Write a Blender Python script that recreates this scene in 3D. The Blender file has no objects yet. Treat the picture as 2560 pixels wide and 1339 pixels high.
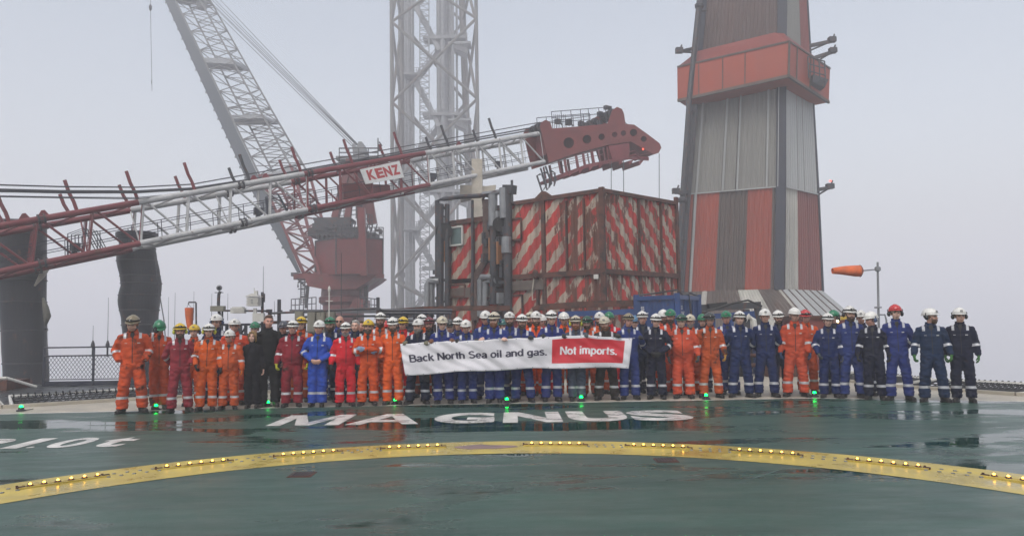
import bpy, bmesh, math, random
from math import sin, cos, pi, radians, atan, sqrt
from mathutils import Vector, Matrix, noise, geometry
from mathutils.bvhtree import BVHTree
V = Vector
random.seed(7)
SC = bpy.context.scene
COL = SC.collection
# ------------------------------------------------------------------ camera
FPX, HORIZ, EYE = 1862.0, 815.0, 1.6
PITCH = atan((HORIZ - 669.5) / FPX); ROLL = radians(-.8)
cd = bpy.data.cameras.new("camera"); cam = bpy.data.objects.new("camera", cd); COL.objects.link(cam)
cd.sensor_width = 36; cd.lens = FPX / 2560 * 36; cd.clip_start = .1; cd.clip_end = 4000
cam.location = (0, 0, EYE)
cam.rotation_euler = (Matrix.Rotation(pi / 2 + PITCH, 4, 'X') @ Matrix.Rotation(ROLL, 4, 'Z')).to_euler()
SC.camera = cam
# ------------------------------------------------------------------ sky and sun
SUN_EL, SUN_AZ = 52, 200      # hidden sun, high behind the viewer's left shoulder
w = bpy.data.worlds.new("World"); SC.world = w; w.use_nodes = True
nt = w.node_tree; bg = nt.nodes["Background"]
sky = nt.nodes.new("ShaderNodeTexSky"); sky.sky_type = 'NISHITA'; sky.sun_disc = False
sky.sun_elevation = radians(SUN_EL); sky.sun_rotation = radians(SUN_AZ); sky.dust_density = 4; sky.air_density = 1.4
hs = nt.nodes.new("ShaderNodeHueSaturation"); hs.inputs['Saturation'].default_value = .5
nt.links.new(sky.outputs[0], hs.inputs['Color']); nt.links.new(hs.outputs[0], bg.inputs[0])
bg.inputs[1].default_value = .15
sd = bpy.data.lights.new("sun", 'SUN'); sd.energy = .6; sd.angle = radians(30); sd.color = (1, .97, .93)
so = bpy.data.objects.new("sun", sd); COL.objects.link(so)
so.rotation_euler = (radians(90 - SUN_EL), 0, radians(180 - SUN_AZ))
SC.view_settings.view_transform = 'Standard'; SC.view_settings.look = 'None'
SC.view_settings.exposure = .40; SC.view_settings.gamma = 1
SC.render.engine = 'CYCLES'
SC.cycles.use_denoising = True; SC.cycles.max_bounces = 8; SC.cycles.volume_bounces = 3
SC.cycles.sample_clamp_indirect = 6; SC.cycles.use_adaptive_sampling = True; SC.cycles.adaptive_threshold = .015
# ------------------------------------------------------------------ pixel -> place
def ray(px, py):
    x = px - 1280; y = 669.5 - py
    c, s = cos(ROLL), sin(ROLL); x, y = x * c - y * s, x * s + y * c
    return V((x, FPX * cos(PITCH) - y * sin(PITCH), FPX * sin(PITCH) + y * cos(PITCH)))
def G(px, py, z=0.0):
    r = ray(px, py); r = r * ((EYE - z) / -r.z); return V((r.x, r.y, z))
def W(px, py, Y):
    r = ray(px, py) * 1.0; r = r * (Y / r.y); return V((r.x, r.y, r.z + EYE))
# ------------------------------------------------------------------ mesh builder
class MB:
    def __init__(s): s.v = []; s.f = []; s.m = []
    def add(s, vs, fs, mi=0):
        o = len(s.v); s.v += [tuple(v) for v in vs]; s.f += [[i + o for i in f] for f in fs]; s.m += [mi] * len(fs); return s
    def hexa(s, p, mi=0):
        return s.add(p, [(0,3,2,1),(4,5,6,7),(0,1,5,4),(1,2,6,5),(2,3,7,6),(3,0,4,7)], mi)
    def box(s, c, sz, rz=0, mi=0, R=None):
        c = V(c); R = R or Matrix.Rotation(rz, 3, 'Z'); x, y, z = [k / 2 for k in sz]
        return s.hexa([c + R @ V(q) for q in ((-x,-y,-z),(x,-y,-z),(x,y,-z),(-x,y,-z),(-x,-y,z),(x,-y,z),(x,y,z),(-x,y,z))], mi)
    def beam(s, p, q, w, h=None, up=(0,0,1), mi=0):
        p = V(p); q = V(q); h = h or w; t = (q - p).normalized(); u = V(up)
        if abs(t.dot(u)) > .98: u = V((0,1,0))
        a = t.cross(u).normalized() * w / 2; b = a.cross(t).normalized() * h / 2
        return s.hexa([p-a-b, p+a-b, q+a-b, q-a-b, p-a+b, p+a+b, q+a+b, q-a+b], mi)
    def tube(s, p, q, r, r2=None, n=8, mi=0):
        return s.limb([p, q], [r, r if r2 is None else r2], n=n, mi=mi)
    def path(s, pts, r, n=6, mi=0): return s.limb(pts, [r] * len(pts), n=n, mi=mi)
    def limb(s, pts, rads, ref=(1,0,0), n=14, mi=0, caps=True):
        P = [V(p) for p in pts]; k = len(P); vs = []
        for i in range(k):
            t = (P[min(i+1,k-1)] - P[max(i-1,0)])
            t = t.normalized() if t.length > 1e-9 else V((0,0,1))
            r0 = V(ref)
            if abs(t.dot(r0)) > .95: r0 = V((0,1,0)) if abs(t.y) < .9 else V((0,0,1))
            a = (r0 - t * r0.dot(t)).normalized(); b = t.cross(a)
            ra, rb = rads[i] if isinstance(rads[i], (tuple, list)) else (rads[i], rads[i])
            for j in range(n):
                th = 2 * pi * j / n; vs.append(P[i] + a * (ra * cos(th)) + b * (rb * sin(th)))
        fs = [(i*n+j, i*n+(j+1)%n, (i+1)*n+(j+1)%n, (i+1)*n+j) for i in range(k-1) for j in range(n)]
        if caps: fs += [tuple(range(n-1,-1,-1)), tuple(range((k-1)*n, k*n))]
        return s.add(vs, fs, mi)
    def ell(s, c, r, n=14, m=9, R=None, mi=0):
        c = V(c); r = (r,r,r) if isinstance(r,(int,float)) else r; vs = []; R = R or Matrix.Identity(3)
        vs.append(c + R @ V((0,0,r[2])))
        for i in range(1, m):
            ph = pi * i / m
            for j in range(n):
                th = 2*pi*j/n; vs.append(c + R @ V((r[0]*sin(ph)*cos(th), r[1]*sin(ph)*sin(th), r[2]*cos(ph))))
        vs.append(c - R @ V((0,0,r[2]))); e = len(vs)-1
        fs = [(0, 1+j, 1+(j+1)%n) for j in range(n)]
        fs += [(1+(i)*n+j, 1+(i+1)*n+j, 1+(i+1)*n+(j+1)%n, 1+i*n+(j+1)%n) for i in range(m-2) for j in range(n)]
        fs += [(e, 1+(m-2)*n+(j+1)%n, 1+(m-2)*n+j) for j in range(n)]
        return s.add(vs, fs, mi)
    def lathe(s, c, prof, n=24, mi=0):
        c = V(c); vs = [c + V((r*cos(2*pi*j/n), r*sin(2*pi*j/n), z)) for r, z in prof for j in range(n)]
        k = len(prof); fs = [(i*n+j, i*n+(j+1)%n, (i+1)*n+(j+1)%n, (i+1)*n+j) for i in range(k-1) for j in range(n)]
        fs += [tuple(range(n-1,-1,-1)), tuple(range((k-1)*n, k*n))]
        return s.add(vs, fs, mi)
    def prism(s, poly, vec, holes=(), mi=0):
        loops = [[V(p) for p in poly]] + [[V(p) for p in h] for h in holes]
        flat = [p for l in loops for p in l]; n = len(flat); vec = V(vec)
        tris = geometry.tessellate_polygon(loops)
        s.add(flat + [p + vec for p in flat], [tuple(t) for t in tris] + [tuple(i+n for i in reversed(t)) for t in tris], mi)
        o = len(s.v) - 2*n; k = 0
        for l in loops:
            m = len(l)
            for i in range(m):
                a, b = k+i, k+(i+1)%m; s.f.append([o+a, o+b, o+b+n, o+a+n]); s.m.append(mi)
            k += m
        return s
    def sheet(s, poly, mi=0):
        return s.add(poly, [tuple(range(len(poly)))], mi)
    def build(s, name, mats, parent=None, smooth=False, off=None):
        me = bpy.data.meshes.new(name)
        o = V((0,0,0))
        if parent is not None:
            p = parent
            while p is not None: o += p.location; p = p.parent
        me.from_pydata([tuple(V(v) - o) for v in s.v] if o.length else s.v, [], s.f)
        for m in (mats if isinstance(mats, (list, tuple)) else [mats]): me.materials.append(m)
        if any(s.m): me.polygons.foreach_set('material_index', s.m)
        if smooth: me.polygons.foreach_set('use_smooth', [True] * len(me.polygons))
        ob = bpy.data.objects.new(name, me); COL.objects.link(ob)
        if parent is not None: ob.parent = parent
        return ob
def build_split(mb, name, mats, parent, smooth=False, grow=.01):
    """each cluster of touching pieces becomes a part of its own"""
    n = len(mb.v); up = list(range(n))
    def find(a):
        while up[a] != a: up[a] = up[up[a]]; a = up[a]
        return a
    for f in mb.f:
        for b in f[1:]: up[find(b)] = find(f[0])
    isl = {}
    for i in range(n): isl.setdefault(find(i), []).append(i)
    bx = [[[min(mb.v[i][k] for i in I)-grow for k in range(3)], [max(mb.v[i][k] for i in I)+grow for k in range(3)], [r]] for r, I in isl.items()]
    done = False
    while not done:
        done = True; out = []
        for b in bx:
            for o in out:
                if all(b[0][k] <= o[1][k] and o[0][k] <= b[1][k] for k in range(3)):
                    o[0] = [min(x, y) for x, y in zip(o[0], b[0])]; o[1] = [max(x, y) for x, y in zip(o[1], b[1])]; o[2] += b[2]; done = False; break
            else: out.append(b)
        bx = out
    obs = []
    for b in bx:
        rs = set(b[2]); q = MB(); mp_ = {}
        for f, mi in zip(mb.f, mb.m):
            if find(f[0]) in rs:
                g = []
                for i in f:
                    if i not in mp_: mp_[i] = len(q.v); q.v.append(mb.v[i])
                    g.append(mp_[i])
                q.f.append(g); q.m.append(mi)
        obs.append(q.build(name, mats, parent, smooth))
    return obs
def fix(ob):
    bm = bmesh.new(); bm.from_mesh(ob.data); bmesh.ops.recalc_face_normals(bm, faces=bm.faces); bm.to_mesh(ob.data); bm.free(); return ob
def tag(o, label=None, cat=None, group=None, kind=None):
    if label: o['label'] = label
    if cat: o['category'] = cat
    if group: o['group'] = group
    if kind: o['kind'] = kind
    return o
def thing(name, label, cat, loc, group=None):
    o = bpy.data.objects.new(name, None); COL.objects.link(o); o.location = loc; o.empty_display_size = .2
    return tag(o, label, cat, group)
def link(name, me, parent, loc=(0,0,0), mat=None, color=None):
    o = bpy.data.objects.new(name, me); COL.objects.link(o); o.parent = parent
    if mat is not None: o.matrix_local = mat
    else: o.location = loc
    if color: o.color = (*color, 1)
    return o
def text_mesh(txt, bold=.0, space=1.0):
    c = bpy.data.curves.new("txt", 'FONT'); c.body = txt; c.size = 1; c.offset = bold; c.space_character = space; c.resolution_u = 6
    ob = bpy.data.objects.new("txt", c); COL.objects.link(ob)
    dg = bpy.context.evaluated_depsgraph_get(); dg.update()
    me = ob.evaluated_get(dg).to_mesh()
    vs = [v.co.copy() for v in me.vertices]; fs = [tuple(p.vertices) for p in me.polygons]
    ob.evaluated_get(dg).to_mesh_clear(); bpy.data.objects.remove(ob); bpy.data.curves.remove(c)
    x0 = min(v.x for v in vs); x1 = max(v.x for v in vs); y0 = min(v.y for v in vs); y1 = max(v.y for v in vs)
    return vs, fs, (x0, x1, y0, y1)
# ------------------------------------------------------------------ materials
def nd(nt, t, **k):
    n = nt.nodes.new(t)
    for a, b in k.items():
        if a in n.inputs: n.inputs[a].default_value = b
        else: setattr(n, a, b)
    return n
def M(name, col, rough=.6, metal=0, var=.2, vs=2.0, bump=0, bs=40, rust=0, rs=1.5, rcol=(.09,.032,.018), streak=1.0, rvar=.1, coat=0, objcol=False, emit=None, es=1):
    m = bpy.data.materials.new(name); m.use_nodes = True; nt = m.node_tree; b = nt.nodes['Principled BSDF']; L = nt.links.new
    b.inputs['Roughness'].default_value = rough; b.inputs['Metallic'].default_value = metal
    if coat: b.inputs['Coat Weight'].default_value = coat; b.inputs['Coat Roughness'].default_value = .15
    if emit:
        b.inputs['Base Color'].default_value = (*[c*.3 for c in emit], 1)
        b.inputs['Emission Color'].default_value = (*emit, 1); b.inputs['Emission Strength'].default_value = es; return m
    tc = nd(nt, 'ShaderNodeTexCoord'); mp = nd(nt, 'ShaderNodeMapping'); L(tc.outputs['Object'], mp.inputs[0])
    mp.inputs['Scale'].default_value = (1, 1, 1/streak)
    oi = nd(nt, 'ShaderNodeObjectInfo')
    vm = nd(nt, 'ShaderNodeVectorMath', operation='ADD'); L(mp.outputs[0], vm.inputs[0]); L(oi.outputs['Random'], vm.inputs[1])
    n1 = nd(nt, 'ShaderNodeTexNoise', Scale=vs, Detail=5.0, Roughness=.6); L(vm.outputs[0], n1.inputs['Vector'])
    r1 = nd(nt, 'ShaderNodeMapRange'); r1.inputs['From Min'].default_value = .3; r1.inputs['From Max'].default_value = .7
    r1.inputs['To Min'].default_value = 1 - var; r1.inputs['To Max'].default_value = 1 + var * .5; L(n1.outputs[0], r1.inputs[0])
    mul = nd(nt, 'ShaderNodeVectorMath', operation='SCALE')
    if objcol: L(oi.outputs['Color'], mul.inputs[0])
    else: mul.inputs[0].default_value = col
    L(r1.outputs[0], mul.inputs['Scale']); out = mul.outputs[0]
    if rust:
        n2 = nd(nt, 'ShaderNodeTexNoise', Scale=rs, Detail=8.0, Roughness=.7); L(vm.outputs[0], n2.inputs['Vector'])
        r2 = nd(nt, 'ShaderNodeMapRange'); r2.inputs['From Min'].default_value = .62 - rust*.3; r2.inputs['From Max'].default_value = .70 - rust*.3; L(n2.outputs[0], r2.inputs[0])
        mx = nd(nt, 'ShaderNodeMix', data_type='RGBA'); L(r2.outputs[0], mx.inputs['Factor']); L(out, mx.inputs['A']); mx.inputs['B'].default_value = (*rcol, 1); out = mx.outputs['Result']
    L(out, b.inputs['Base Color'])
    if rvar:
        r3 = nd(nt, 'ShaderNodeMapRange'); r3.inputs['From Min'].default_value = .3; r3.inputs['From Max'].default_value = .7
        r3.inputs['To Min'].default_value = max(.03, rough - rvar); r3.inputs['To Max'].default_value = rough + rvar; L(n1.outputs[0], r3.inputs[0]); L(r3.outputs[0], b.inputs['Roughness'])
    if bump:
        n3 = nd(nt, 'ShaderNodeTexNoise', Scale=float(bs), Detail=3.0); L(tc.outputs['Object'], n3.inputs['Vector'])
        bp = nd(nt, 'ShaderNodeBump', Strength=bump, Distance=.02); L(n3.outputs[0], bp.inputs['Height']); L(bp.outputs[0], b.inputs['Normal'])
    return m
cream = M('cream_paint', (.42,.38,.31), .55, var=.3, vs=1.5, bump=.2, bs=60)
white_line = M('white_marking', (.62,.60,.56), .35, var=.35, vs=2.5, rvar=.2)
yellow_line = M('yellow_marking', (.50,.38,.075), .33, var=.35, vs=1.6, rvar=.22)
steel_dark = M('dark_steel', (.035,.038,.045), .5, var=.4, rust=.25, rs=4)
steel_navy = M('navy_steel', (.012,.016,.032), .45, var=.4)
steel_grey = M('grey_steel', (.22,.23,.24), .5, .2, var=.3)
galv = M('galvanised', (.24,.25,.26), .42, .4, var=.3)
red_paint = M('red_oxide_paint', (.14,.016,.016), .45, var=.35, vs=.8, rust=.12, rs=1.2)
red_boom = M('boom_red_paint', (.17,.022,.026), .4, var=.3, vs=1.5, rust=.15, rs=3)
white_boom = M('boom_white_paint', (.46,.46,.455), .38, var=.25, vs=2, rust=.04, rs=3)
boxred = M('boom_head_red', (.17,.030,.026), .5, var=.25, vs=.9)
far_white = M('weathered_white', (.092,.087,.078), .6, var=.4, vs=.8, rust=.18, rs=.9, streak=6)
stack_m = M('stack_cladding', (.011,.014,.021), .45, var=.4, vs=.7, streak=2, rust=.1, rs=2)
rusty = M('rusty_steel', (.10,.035,.022), .75, var=.6, vs=4, rust=.35, rs=3, rcol=(.03,.018,.014), bump=.3)
brownband = M('brown_grey_paint', (.11,.085,.07), .6, var=.4, vs=2, rust=.1)
black_m = M('black_rubber', (.012,.012,.013), .6, var=.4)
navy_box = M('container_blue', (.016,.05,.17), .4, var=.35, vs=1.5, rust=.06, rs=3)
beige = M('cabinet_beige', (.20,.19,.15), .5, var=.25)
offwhite = M('instrument_white', (.55,.54,.50), .45, var=.2)
orange_cloth = M('orange_fabric', (.62,.13,.035), .8, var=.3, vs=3)
glass = M('window_glass', (.10,.15,.15), .08, var=.2, rvar=0)
cable_m = M('wire_rope', (.05,.052,.058), .5, var=.2)
sign_white = M('sign_white', (.62,.62,.60), .4, var=.12)
sign_red = M('sign_red', (.38,.022,.02), .45, var=.12)
green_lamp = M('green_lamp_glow', None, emit=(.0,.9,.08), es=9)
amber_lamp = M('amber_lamp_glow', None, emit=(1,.50,.06), es=8)
red_lamp = M('red_lamp_glow', None, emit=(1,.06,.03), es=5)
pale_lamp = M('pale_lamp_glow', None, emit=(1,.85,.45), es=8)
# ------------------------------------------------------------------ deck materials
def deck_material():
    m = bpy.data.materials.new('wet_green_deck'); m.use_nodes = True; nt = m.node_tree; b = nt.nodes['Principled BSDF']; L = nt.links.new; b.inputs['IOR'].default_value = 1.36
    tc = nd(nt, 'ShaderNodeTexCoord')
    mp = nd(nt, 'ShaderNodeMapping'); L(tc.outputs['Object'], mp.inputs[0]); mp.inputs['Rotation'].default_value = (0,0,radians(-24)); mp.inputs['Scale'].default_value = (.55,1.5,1)
    big = nd(nt, 'ShaderNodeTexNoise', Scale=.45, Detail=4.0, Roughness=.5, Distortion=.6); L(mp.outputs[0], big.inputs['Vector'])
    mid = nd(nt, 'ShaderNodeTexNoise', Scale=2.3, Detail=6.0, Roughness=.65); L(mp.outputs[0], mid.inputs['Vector'])
    fine = nd(nt, 'ShaderNodeTexNoise', Scale=60.0, Detail=3.0); L(tc.outputs['Object'], fine.inputs['Vector'])
    sep = nd(nt, 'ShaderNodeSeparateXYZ'); L(tc.outputs['Object'], sep.inputs[0])
    # more standing water towards the far edge of the deck, where it drains
    far = nd(nt, 'ShaderNodeMapRange'); far.inputs['From Min'].default_value = 8; far.inputs['From Max'].default_value = 14; far.inputs['To Min'].default_value = 0; far.inputs['To Max'].default_value = .07; L(sep.outputs['Y'], far.inputs[0])
    ad = nd(nt, 'ShaderNodeMath', operation='ADD'); L(big.outputs[0], ad.inputs[0]); L(far.outputs[0], ad.inputs[1])
    ma = nd(nt, 'ShaderNodeMath', operation='MULTIPLY_ADD'); L(mid.outputs[0], ma.inputs[0]); ma.inputs[1].default_value = .22; L(ad.outputs[0], ma.inputs[2])
    pud = nd(nt, 'ShaderNodeMapRange', interpolation_type='SMOOTHSTEP'); pud.inputs['From Min'].default_value = .64; pud.inputs['From Max'].default_value = .76; L(ma.outputs[0], pud.inputs[0])
    col = nd(nt, 'ShaderNodeMix', data_type='RGBA'); L(mid.outputs[0], col.inputs['Factor']); col.inputs['A'].default_value = (.020,.066,.047,1); col.inputs['B'].default_value = (.060,.102,.085,1)
    c2 = nd(nt, 'ShaderNodeMix', data_type='RGBA'); L(pud.outputs[0], c2.inputs['Factor']); L(col.outputs['Result'], c2.inputs['A']); c2.inputs['B'].default_value = (.008,.04,.027,1)
    # scattered dark scuffs
    n4 = nd(nt, 'ShaderNodeTexNoise', Scale=5.0, Detail=8.0, Roughness=.75); L(mp.outputs[0], n4.inputs['Vector'])
    sc = nd(nt, 'ShaderNodeMapRange'); sc.inputs['From Min'].default_value = .66; sc.inputs['From Max'].default_value = .74; sc.inputs['To Max'].default_value = .55; L(n4.outputs[0], sc.inputs[0])
    c3 = nd(nt, 'ShaderNodeMix', data_type='RGBA'); L(sc.outputs[0], c3.inputs['Factor']); L(c2.outputs['Result'], c3.inputs['A']); c3.inputs['B'].default_value = (.04,.05,.045,1)
    gr = nd(nt, 'ShaderNodeTexNoise', Scale=26.0, Detail=8.0, Roughness=.8); L(tc.outputs['Object'], gr.inputs['Vector'])
    g1 = nd(nt, 'ShaderNodeMapRange'); g1.inputs['From Min'].default_value = .3; g1.inputs['From Max'].default_value = .7; g1.inputs['To Min'].default_value = .78; g1.inputs['To Max'].default_value = 1.2; L(gr.outputs[0], g1.inputs[0])
    sm = nd(nt, 'ShaderNodeMapping'); L(tc.outputs['Object'], sm.inputs[0]); sm.inputs['Rotation'].default_value = (0,0,radians(-32)); sm.inputs['Scale'].default_value = (.18,2.6,1)
    sn = nd(nt, 'ShaderNodeTexNoise', Scale=1.1, Detail=5.0, Roughness=.6); L(sm.outputs[0], sn.inputs['Vector'])
    g2 = nd(nt, 'ShaderNodeMapRange'); g2.inputs['From Min'].default_value = .32; g2.inputs['From Max'].default_value = .68; g2.inputs['To Min'].default_value = .68; g2.inputs['To Max'].default_value = 1.25; L(sn.outputs[0], g2.inputs[0])
    gm = nd(nt, 'ShaderNodeMath', operation='MULTIPLY'); L(g1.outputs[0], gm.inputs[0]); L(g2.outputs[0], gm.inputs[1])
    gs = nd(nt, 'ShaderNodeVectorMath', operation='SCALE'); L(c3.outputs['Result'], gs.inputs[0]); L(gm.outputs[0], gs.inputs['Scale'])
    L(gs.outputs[0], b.inputs['Base Color'])
    ro = nd(nt, 'ShaderNodeMapRange'); L(pud.outputs[0], ro.inputs[0]); ro.inputs['To Min'].default_value = .42; ro.inputs['To Max'].default_value = .10
    rm = nd(nt, 'ShaderNodeMath', operation='MULTIPLY_ADD'); L(mid.outputs[0], rm.inputs[0]); rm.inputs[1].default_value = -.34; L(ro.outputs[0], rm.inputs[2])
    ra = nd(nt, 'ShaderNodeMath', operation='ADD'); L(rm.outputs[0], ra.inputs[0]); ra.inputs[1].default_value = .11
    L(ra.outputs[0], b.inputs['Roughness'])
    bp = nd(nt, 'ShaderNodeBump', Strength=.6, Distance=.005); iv = nd(nt, 'ShaderNodeMath', operation='SUBTRACT'); iv.inputs[0].default_value = 1; L(pud.outputs[0], iv.inputs[1])
    h = nd(nt, 'ShaderNodeMath', operation='MULTIPLY'); L(fine.outputs[0], h.inputs[0]); L(iv.outputs[0], h.inputs[1]); L(h.outputs[0], bp.inputs['Height']); L(bp.outputs[0], b.inputs['Normal'])
    return m
deck_m = deck_material()
wet_dark = M('wet_dark_deck', (.022,.025,.029), .33, var=.5, vs=.9, rvar=.16)
water = M('sea_water', (.05,.07,.08), .25, var=.3, vs=.1, bump=.3, bs=.4)
# ------------------------------------------------------------------ ground sheets
EDGE = [(-40,12.6),(-10.2,14.95),(-5,15.40),(-2,15.60),(2.4,15.68),(6.35,15.86),(9.9,14.62),(16,11.6),(30,3)]
tag(MB().sheet([(x,y,0) for x,y in [(-40,-25)]] + [(30,-25,0)] + [(x,y,0) for x,y in reversed(EDGE)]).build('helideck', deck_m), 'wet dark green helideck surface', kind='structure')
CR = [(-40,13.6),(-11.0,16.2),(-9.2,17.45),(-5.3,19.6),(-4.6,22.6),(8.6,22.6),(9.1,18.6),(10.6,15.9),(16.8,13),(31,4)]
cr = MB(); cr.prism([(-40,-26,-.006)]+[(31,-26,-.006)]+[(x,y,-.006) for x,y in reversed(CR)], (0,0,-.25))
tag(cr.build('deck_border', cream), kind='structure')
def offs(P, d):   # strip along the edge polyline
    return [(x, y + d) for x, y in P]
m = MB()
for (a, b) in zip(EDGE[:-1], EDGE[1:]):
    a = V((*a,0)); b = V((*b,0)); n = V((-(b-a).y, (b-a).x, 0)).normalized()*.1
    m.sheet([a+V((0,0,.003)), b+V((0,0,.003)), b+n+V((0,0,.003)), a+n+V((0,0,.003))])
tag(m.build('edge_line', white_line), kind='structure')
m = MB()   # raised kerb lip round the cream border
for (a, b) in zip(CR[:-1], CR[1:]):
    if a[1] > 22 and b[1] > 22: continue
    m.beam((*a,.03), (*b,.03), .12, .07)
tag(m.build('deck_kerb', cream), kind='structure')
tag(MB().box((-22,21,-.35),(40,12,.2)).build('lower_deck', wet_dark), kind='structure')
tag(MB().box((1,30,-.45),(23,14,.2)).build('module_deck', wet_dark), kind='structure')
tag(MB().sheet([(-1190,-590,-75),(1190,-590,-75),(1190,1390,-75),(-1190,1390,-75)]).build('sea', water), kind='structure')
# platform steel carrying the decks, seen only past their edges
tag(MB().box((-2,2,-2.2),(30,26,3.2)).box((-5,48,-8),(60,40,5)).box((-6,88,-10),(50,34,5)).build('platform_substructure', steel_dark), kind='structure')
# yellow touchdown circle
CX, CY, RO, RI = -.167, 3.80, 6.756, 5.753
m = MB(); N = 180
vs = [(CX + r*cos(2*pi*i/N), CY + r*sin(2*pi*i/N), .004) for r in (RI, RO) for i in range(N)]
m.add(vs, [(i, (i+1)%N, N+(i+1)%N, N+i)[::-1] for i in range(N)])
tag(m.build('yellow_circle', yellow_line), 'painted yellow touchdown circle on the deck', kind='structure')
# weld seams of the deck plating
m = MB()
for (a, b) in [((640,1334),(1245,1165)), ((0,1288),(330,1232)), ((330,1232),(640,1170)), ((1830,1212),(1990,1160)), ((1770,1135),(2040,1095)), ((1900,1082),(2560,1062)), ((700,1105),(1330,1040)),((300,1075),(760,1050)),((1450,1225),(1960,1160))]:
    a = G(*a); b = G(*b); n = V((-(b-a).y,(b-a).x,0)).normalized()*.008
    m.sheet([p+V((0,0,.002)) for p in (a-n,b-n,b+n,a+n)])
tag(m.build('deck_seams', M('seam_paint', (.10,.15,.14), .5, var=.5, vs=6)), kind='structure')
# ------------------------------------------------------------------ painted letters
def ground_glyph(mb, ch, x0, x1, y0, y1, bold=.045, sk=0):
    vs, fs, (a, b, c, d) = text_mesh(ch, bold)
    P = []
    for v in vs:
        t = (v.y - c) / (d - c); P.append((x0 + (x1-x0)*(v.x-a)/(b-a) + sk*t, y0 + (y1-y0)*t, .005))
    mb.add(P, fs)
root = thing('deck_lettering', 'large white painted name MAGNUS on the green deck', 'lettering', (-.5,13.3,0))
y0, y1 = 12.58, 14.05
def poly(mb, pts): mb.prism([(x,y,.0055) for x,y in pts], (0,0,-.002))
m = MB()
x0, x1 = -4.15, -2.93; k = lambda u, v: (x0+(x1-x0)*u, y0+(y1-y0)*v)
poly(m, [k(0,0),k(.2,0),k(.2,.66),k(.40,0),k(.60,0),k(.8,.66),k(.8,0),k(1,0),k(1,1),k(.76,1),k(.5,.28),k(.24,1),k(0,1)]); m.build('letter', white_line, root)
m = MB(); x0, x1 = -2.83, -1.6
m.prism([(*k(0,0),.0055),(*k(.22,0),.0055),(*k(.31,.22),.0055),(*k(.69,.22),.0055),(*k(.78,0),.0055),(*k(1,0),.0055),(*k(.62,1),.0055),(*k(.38,1),.0055)], (0,0,-.002), holes=[[(*k(.38,.40),.0055),(*k(.62,.40),.0055),(*k(.5,.76),.0055)]])
m.build('letter', white_line, root)
m = MB(); ground_glyph(m, 'G', -1.40, -.34, y0-.02, y1+.02, .05); m.build('letter', white_line, root)
m = MB(); x0, x1 = -.19, .82
poly(m, [k(0,0),k(.25,0),k(.25,.62),k(.72,0),k(1,0),k(1,1),k(.75,1),k(.75,.38),k(.28,1),k(0,1)]); m.build('letter', white_line, root)
m = MB(); ground_glyph(m, 'U', .95, 1.97, y0, y1+.02, .06); m.build('letter', white_line, root)
m = MB(); ground_glyph(m, 'S', 2.03, 3.08, y0-.02, y1+.02, .05); m.build('letter', white_line, root)
root = thing('deck_marking', 'white painted weight marking 21.0t at the left of the deck', 'marking', (-7,11,0))
for ch, a, b, c, d in [('2',-8.0,-7.37,10.55,11.48),('1',-7.18,-6.93,10.52,11.48),('.',-6.84,-6.74,10.54,10.66),('0',-6.66,-6.17,10.52,11.48),('t',-6.02,-5.56,10.55,11.48)]:
    m = MB(); ground_glyph(m, ch, a, b, c, d, .03, sk=.0); m.build('letter', white_line, root)
# ------------------------------------------------------------------ fittings on the deck
def light_bar(a0, a1, lab):
    am = radians((a0+a1)/2); R = 6.36
    r = thing('light_bar', lab, 'deck light bar', (CX+R*cos(am), CY+R*sin(am), 0), 'amber light bars round the yellow circle')
    m = MB(); e = 1.0
    P = lambda a, rr, z: V((CX+rr*cos(radians(a)), CY+rr*sin(radians(a)), z))
    K = 8; A = [a0+e + (a1-e-a0-e)*i/K for i in range(K+1)]
    for p, q in zip(A[:-1], A[1:]): m.beam(P(p,R-.035,.012), P(q,R-.035,.012), .035, .014); m.beam(P(p,R+.035,.012), P(q,R+.035,.012), .03, .014)
    m.build('rail', yellow_line, r)
    m = MB()
    for a in (a0+e*.75, a1-e*.75): m.box(P(a,R,.016), (.035,.07,.022), am); m.box(P(a+.25,R+.03,.02), (.02,.02,.03), am)
    build_split(m, 'end_clamp', rusty, r)
    for i in range(6):
        p = P(a0 + (a1-a0)*i/5, R, .022)
        q = fix(MB().lathe(p, [(.032,-.016),(.032,0),(.024,.012)], 12).build('lamp_housing', rusty, r))
        fix(MB().ell(p+V((0,0,.018)), (.0135,.0135,.011), 8, 6).build('lamp', amber_lamp, q))
LB = [(140,134.2,'leftmost in the photo'),(127.7,122,'second from the left'),(115.6,110,'third from the left'),(103.5,97.8,'left of the purple smudge on the line'),(86.4,80.7,'just right of the purple smudge'),(74.2,68.5,'below the letters NUS'),(62.2,56.5,'third from the right'),(50,44.3,'second from the right'),(37.8,32,'at the right edge of the photo')]
for a, b, t in LB: light_bar(a, b, 'six amber lights on the yellow ring, bar ' + t)
# studs between the bars
m = MB()
for (a, b) in [(134,128),(122,116),(109.6,104),(80,75),(68,62.6),(56,50.4),(44,38),(147,140.6)]:
    for i in range(5):
        for rr in (6.28, 6.44):
            t = radians(b + (a-b)*(i+.5)/5 + (.3 if rr > 6.3 else 0)); m.box((CX+rr*cos(t), CY+rr*sin(t), .008), (.03,.03,.012))
tag(m.build('deck_studs', steel_grey), 'small screw studs dotted along the yellow ring', 'studs', kind='stuff')
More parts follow.
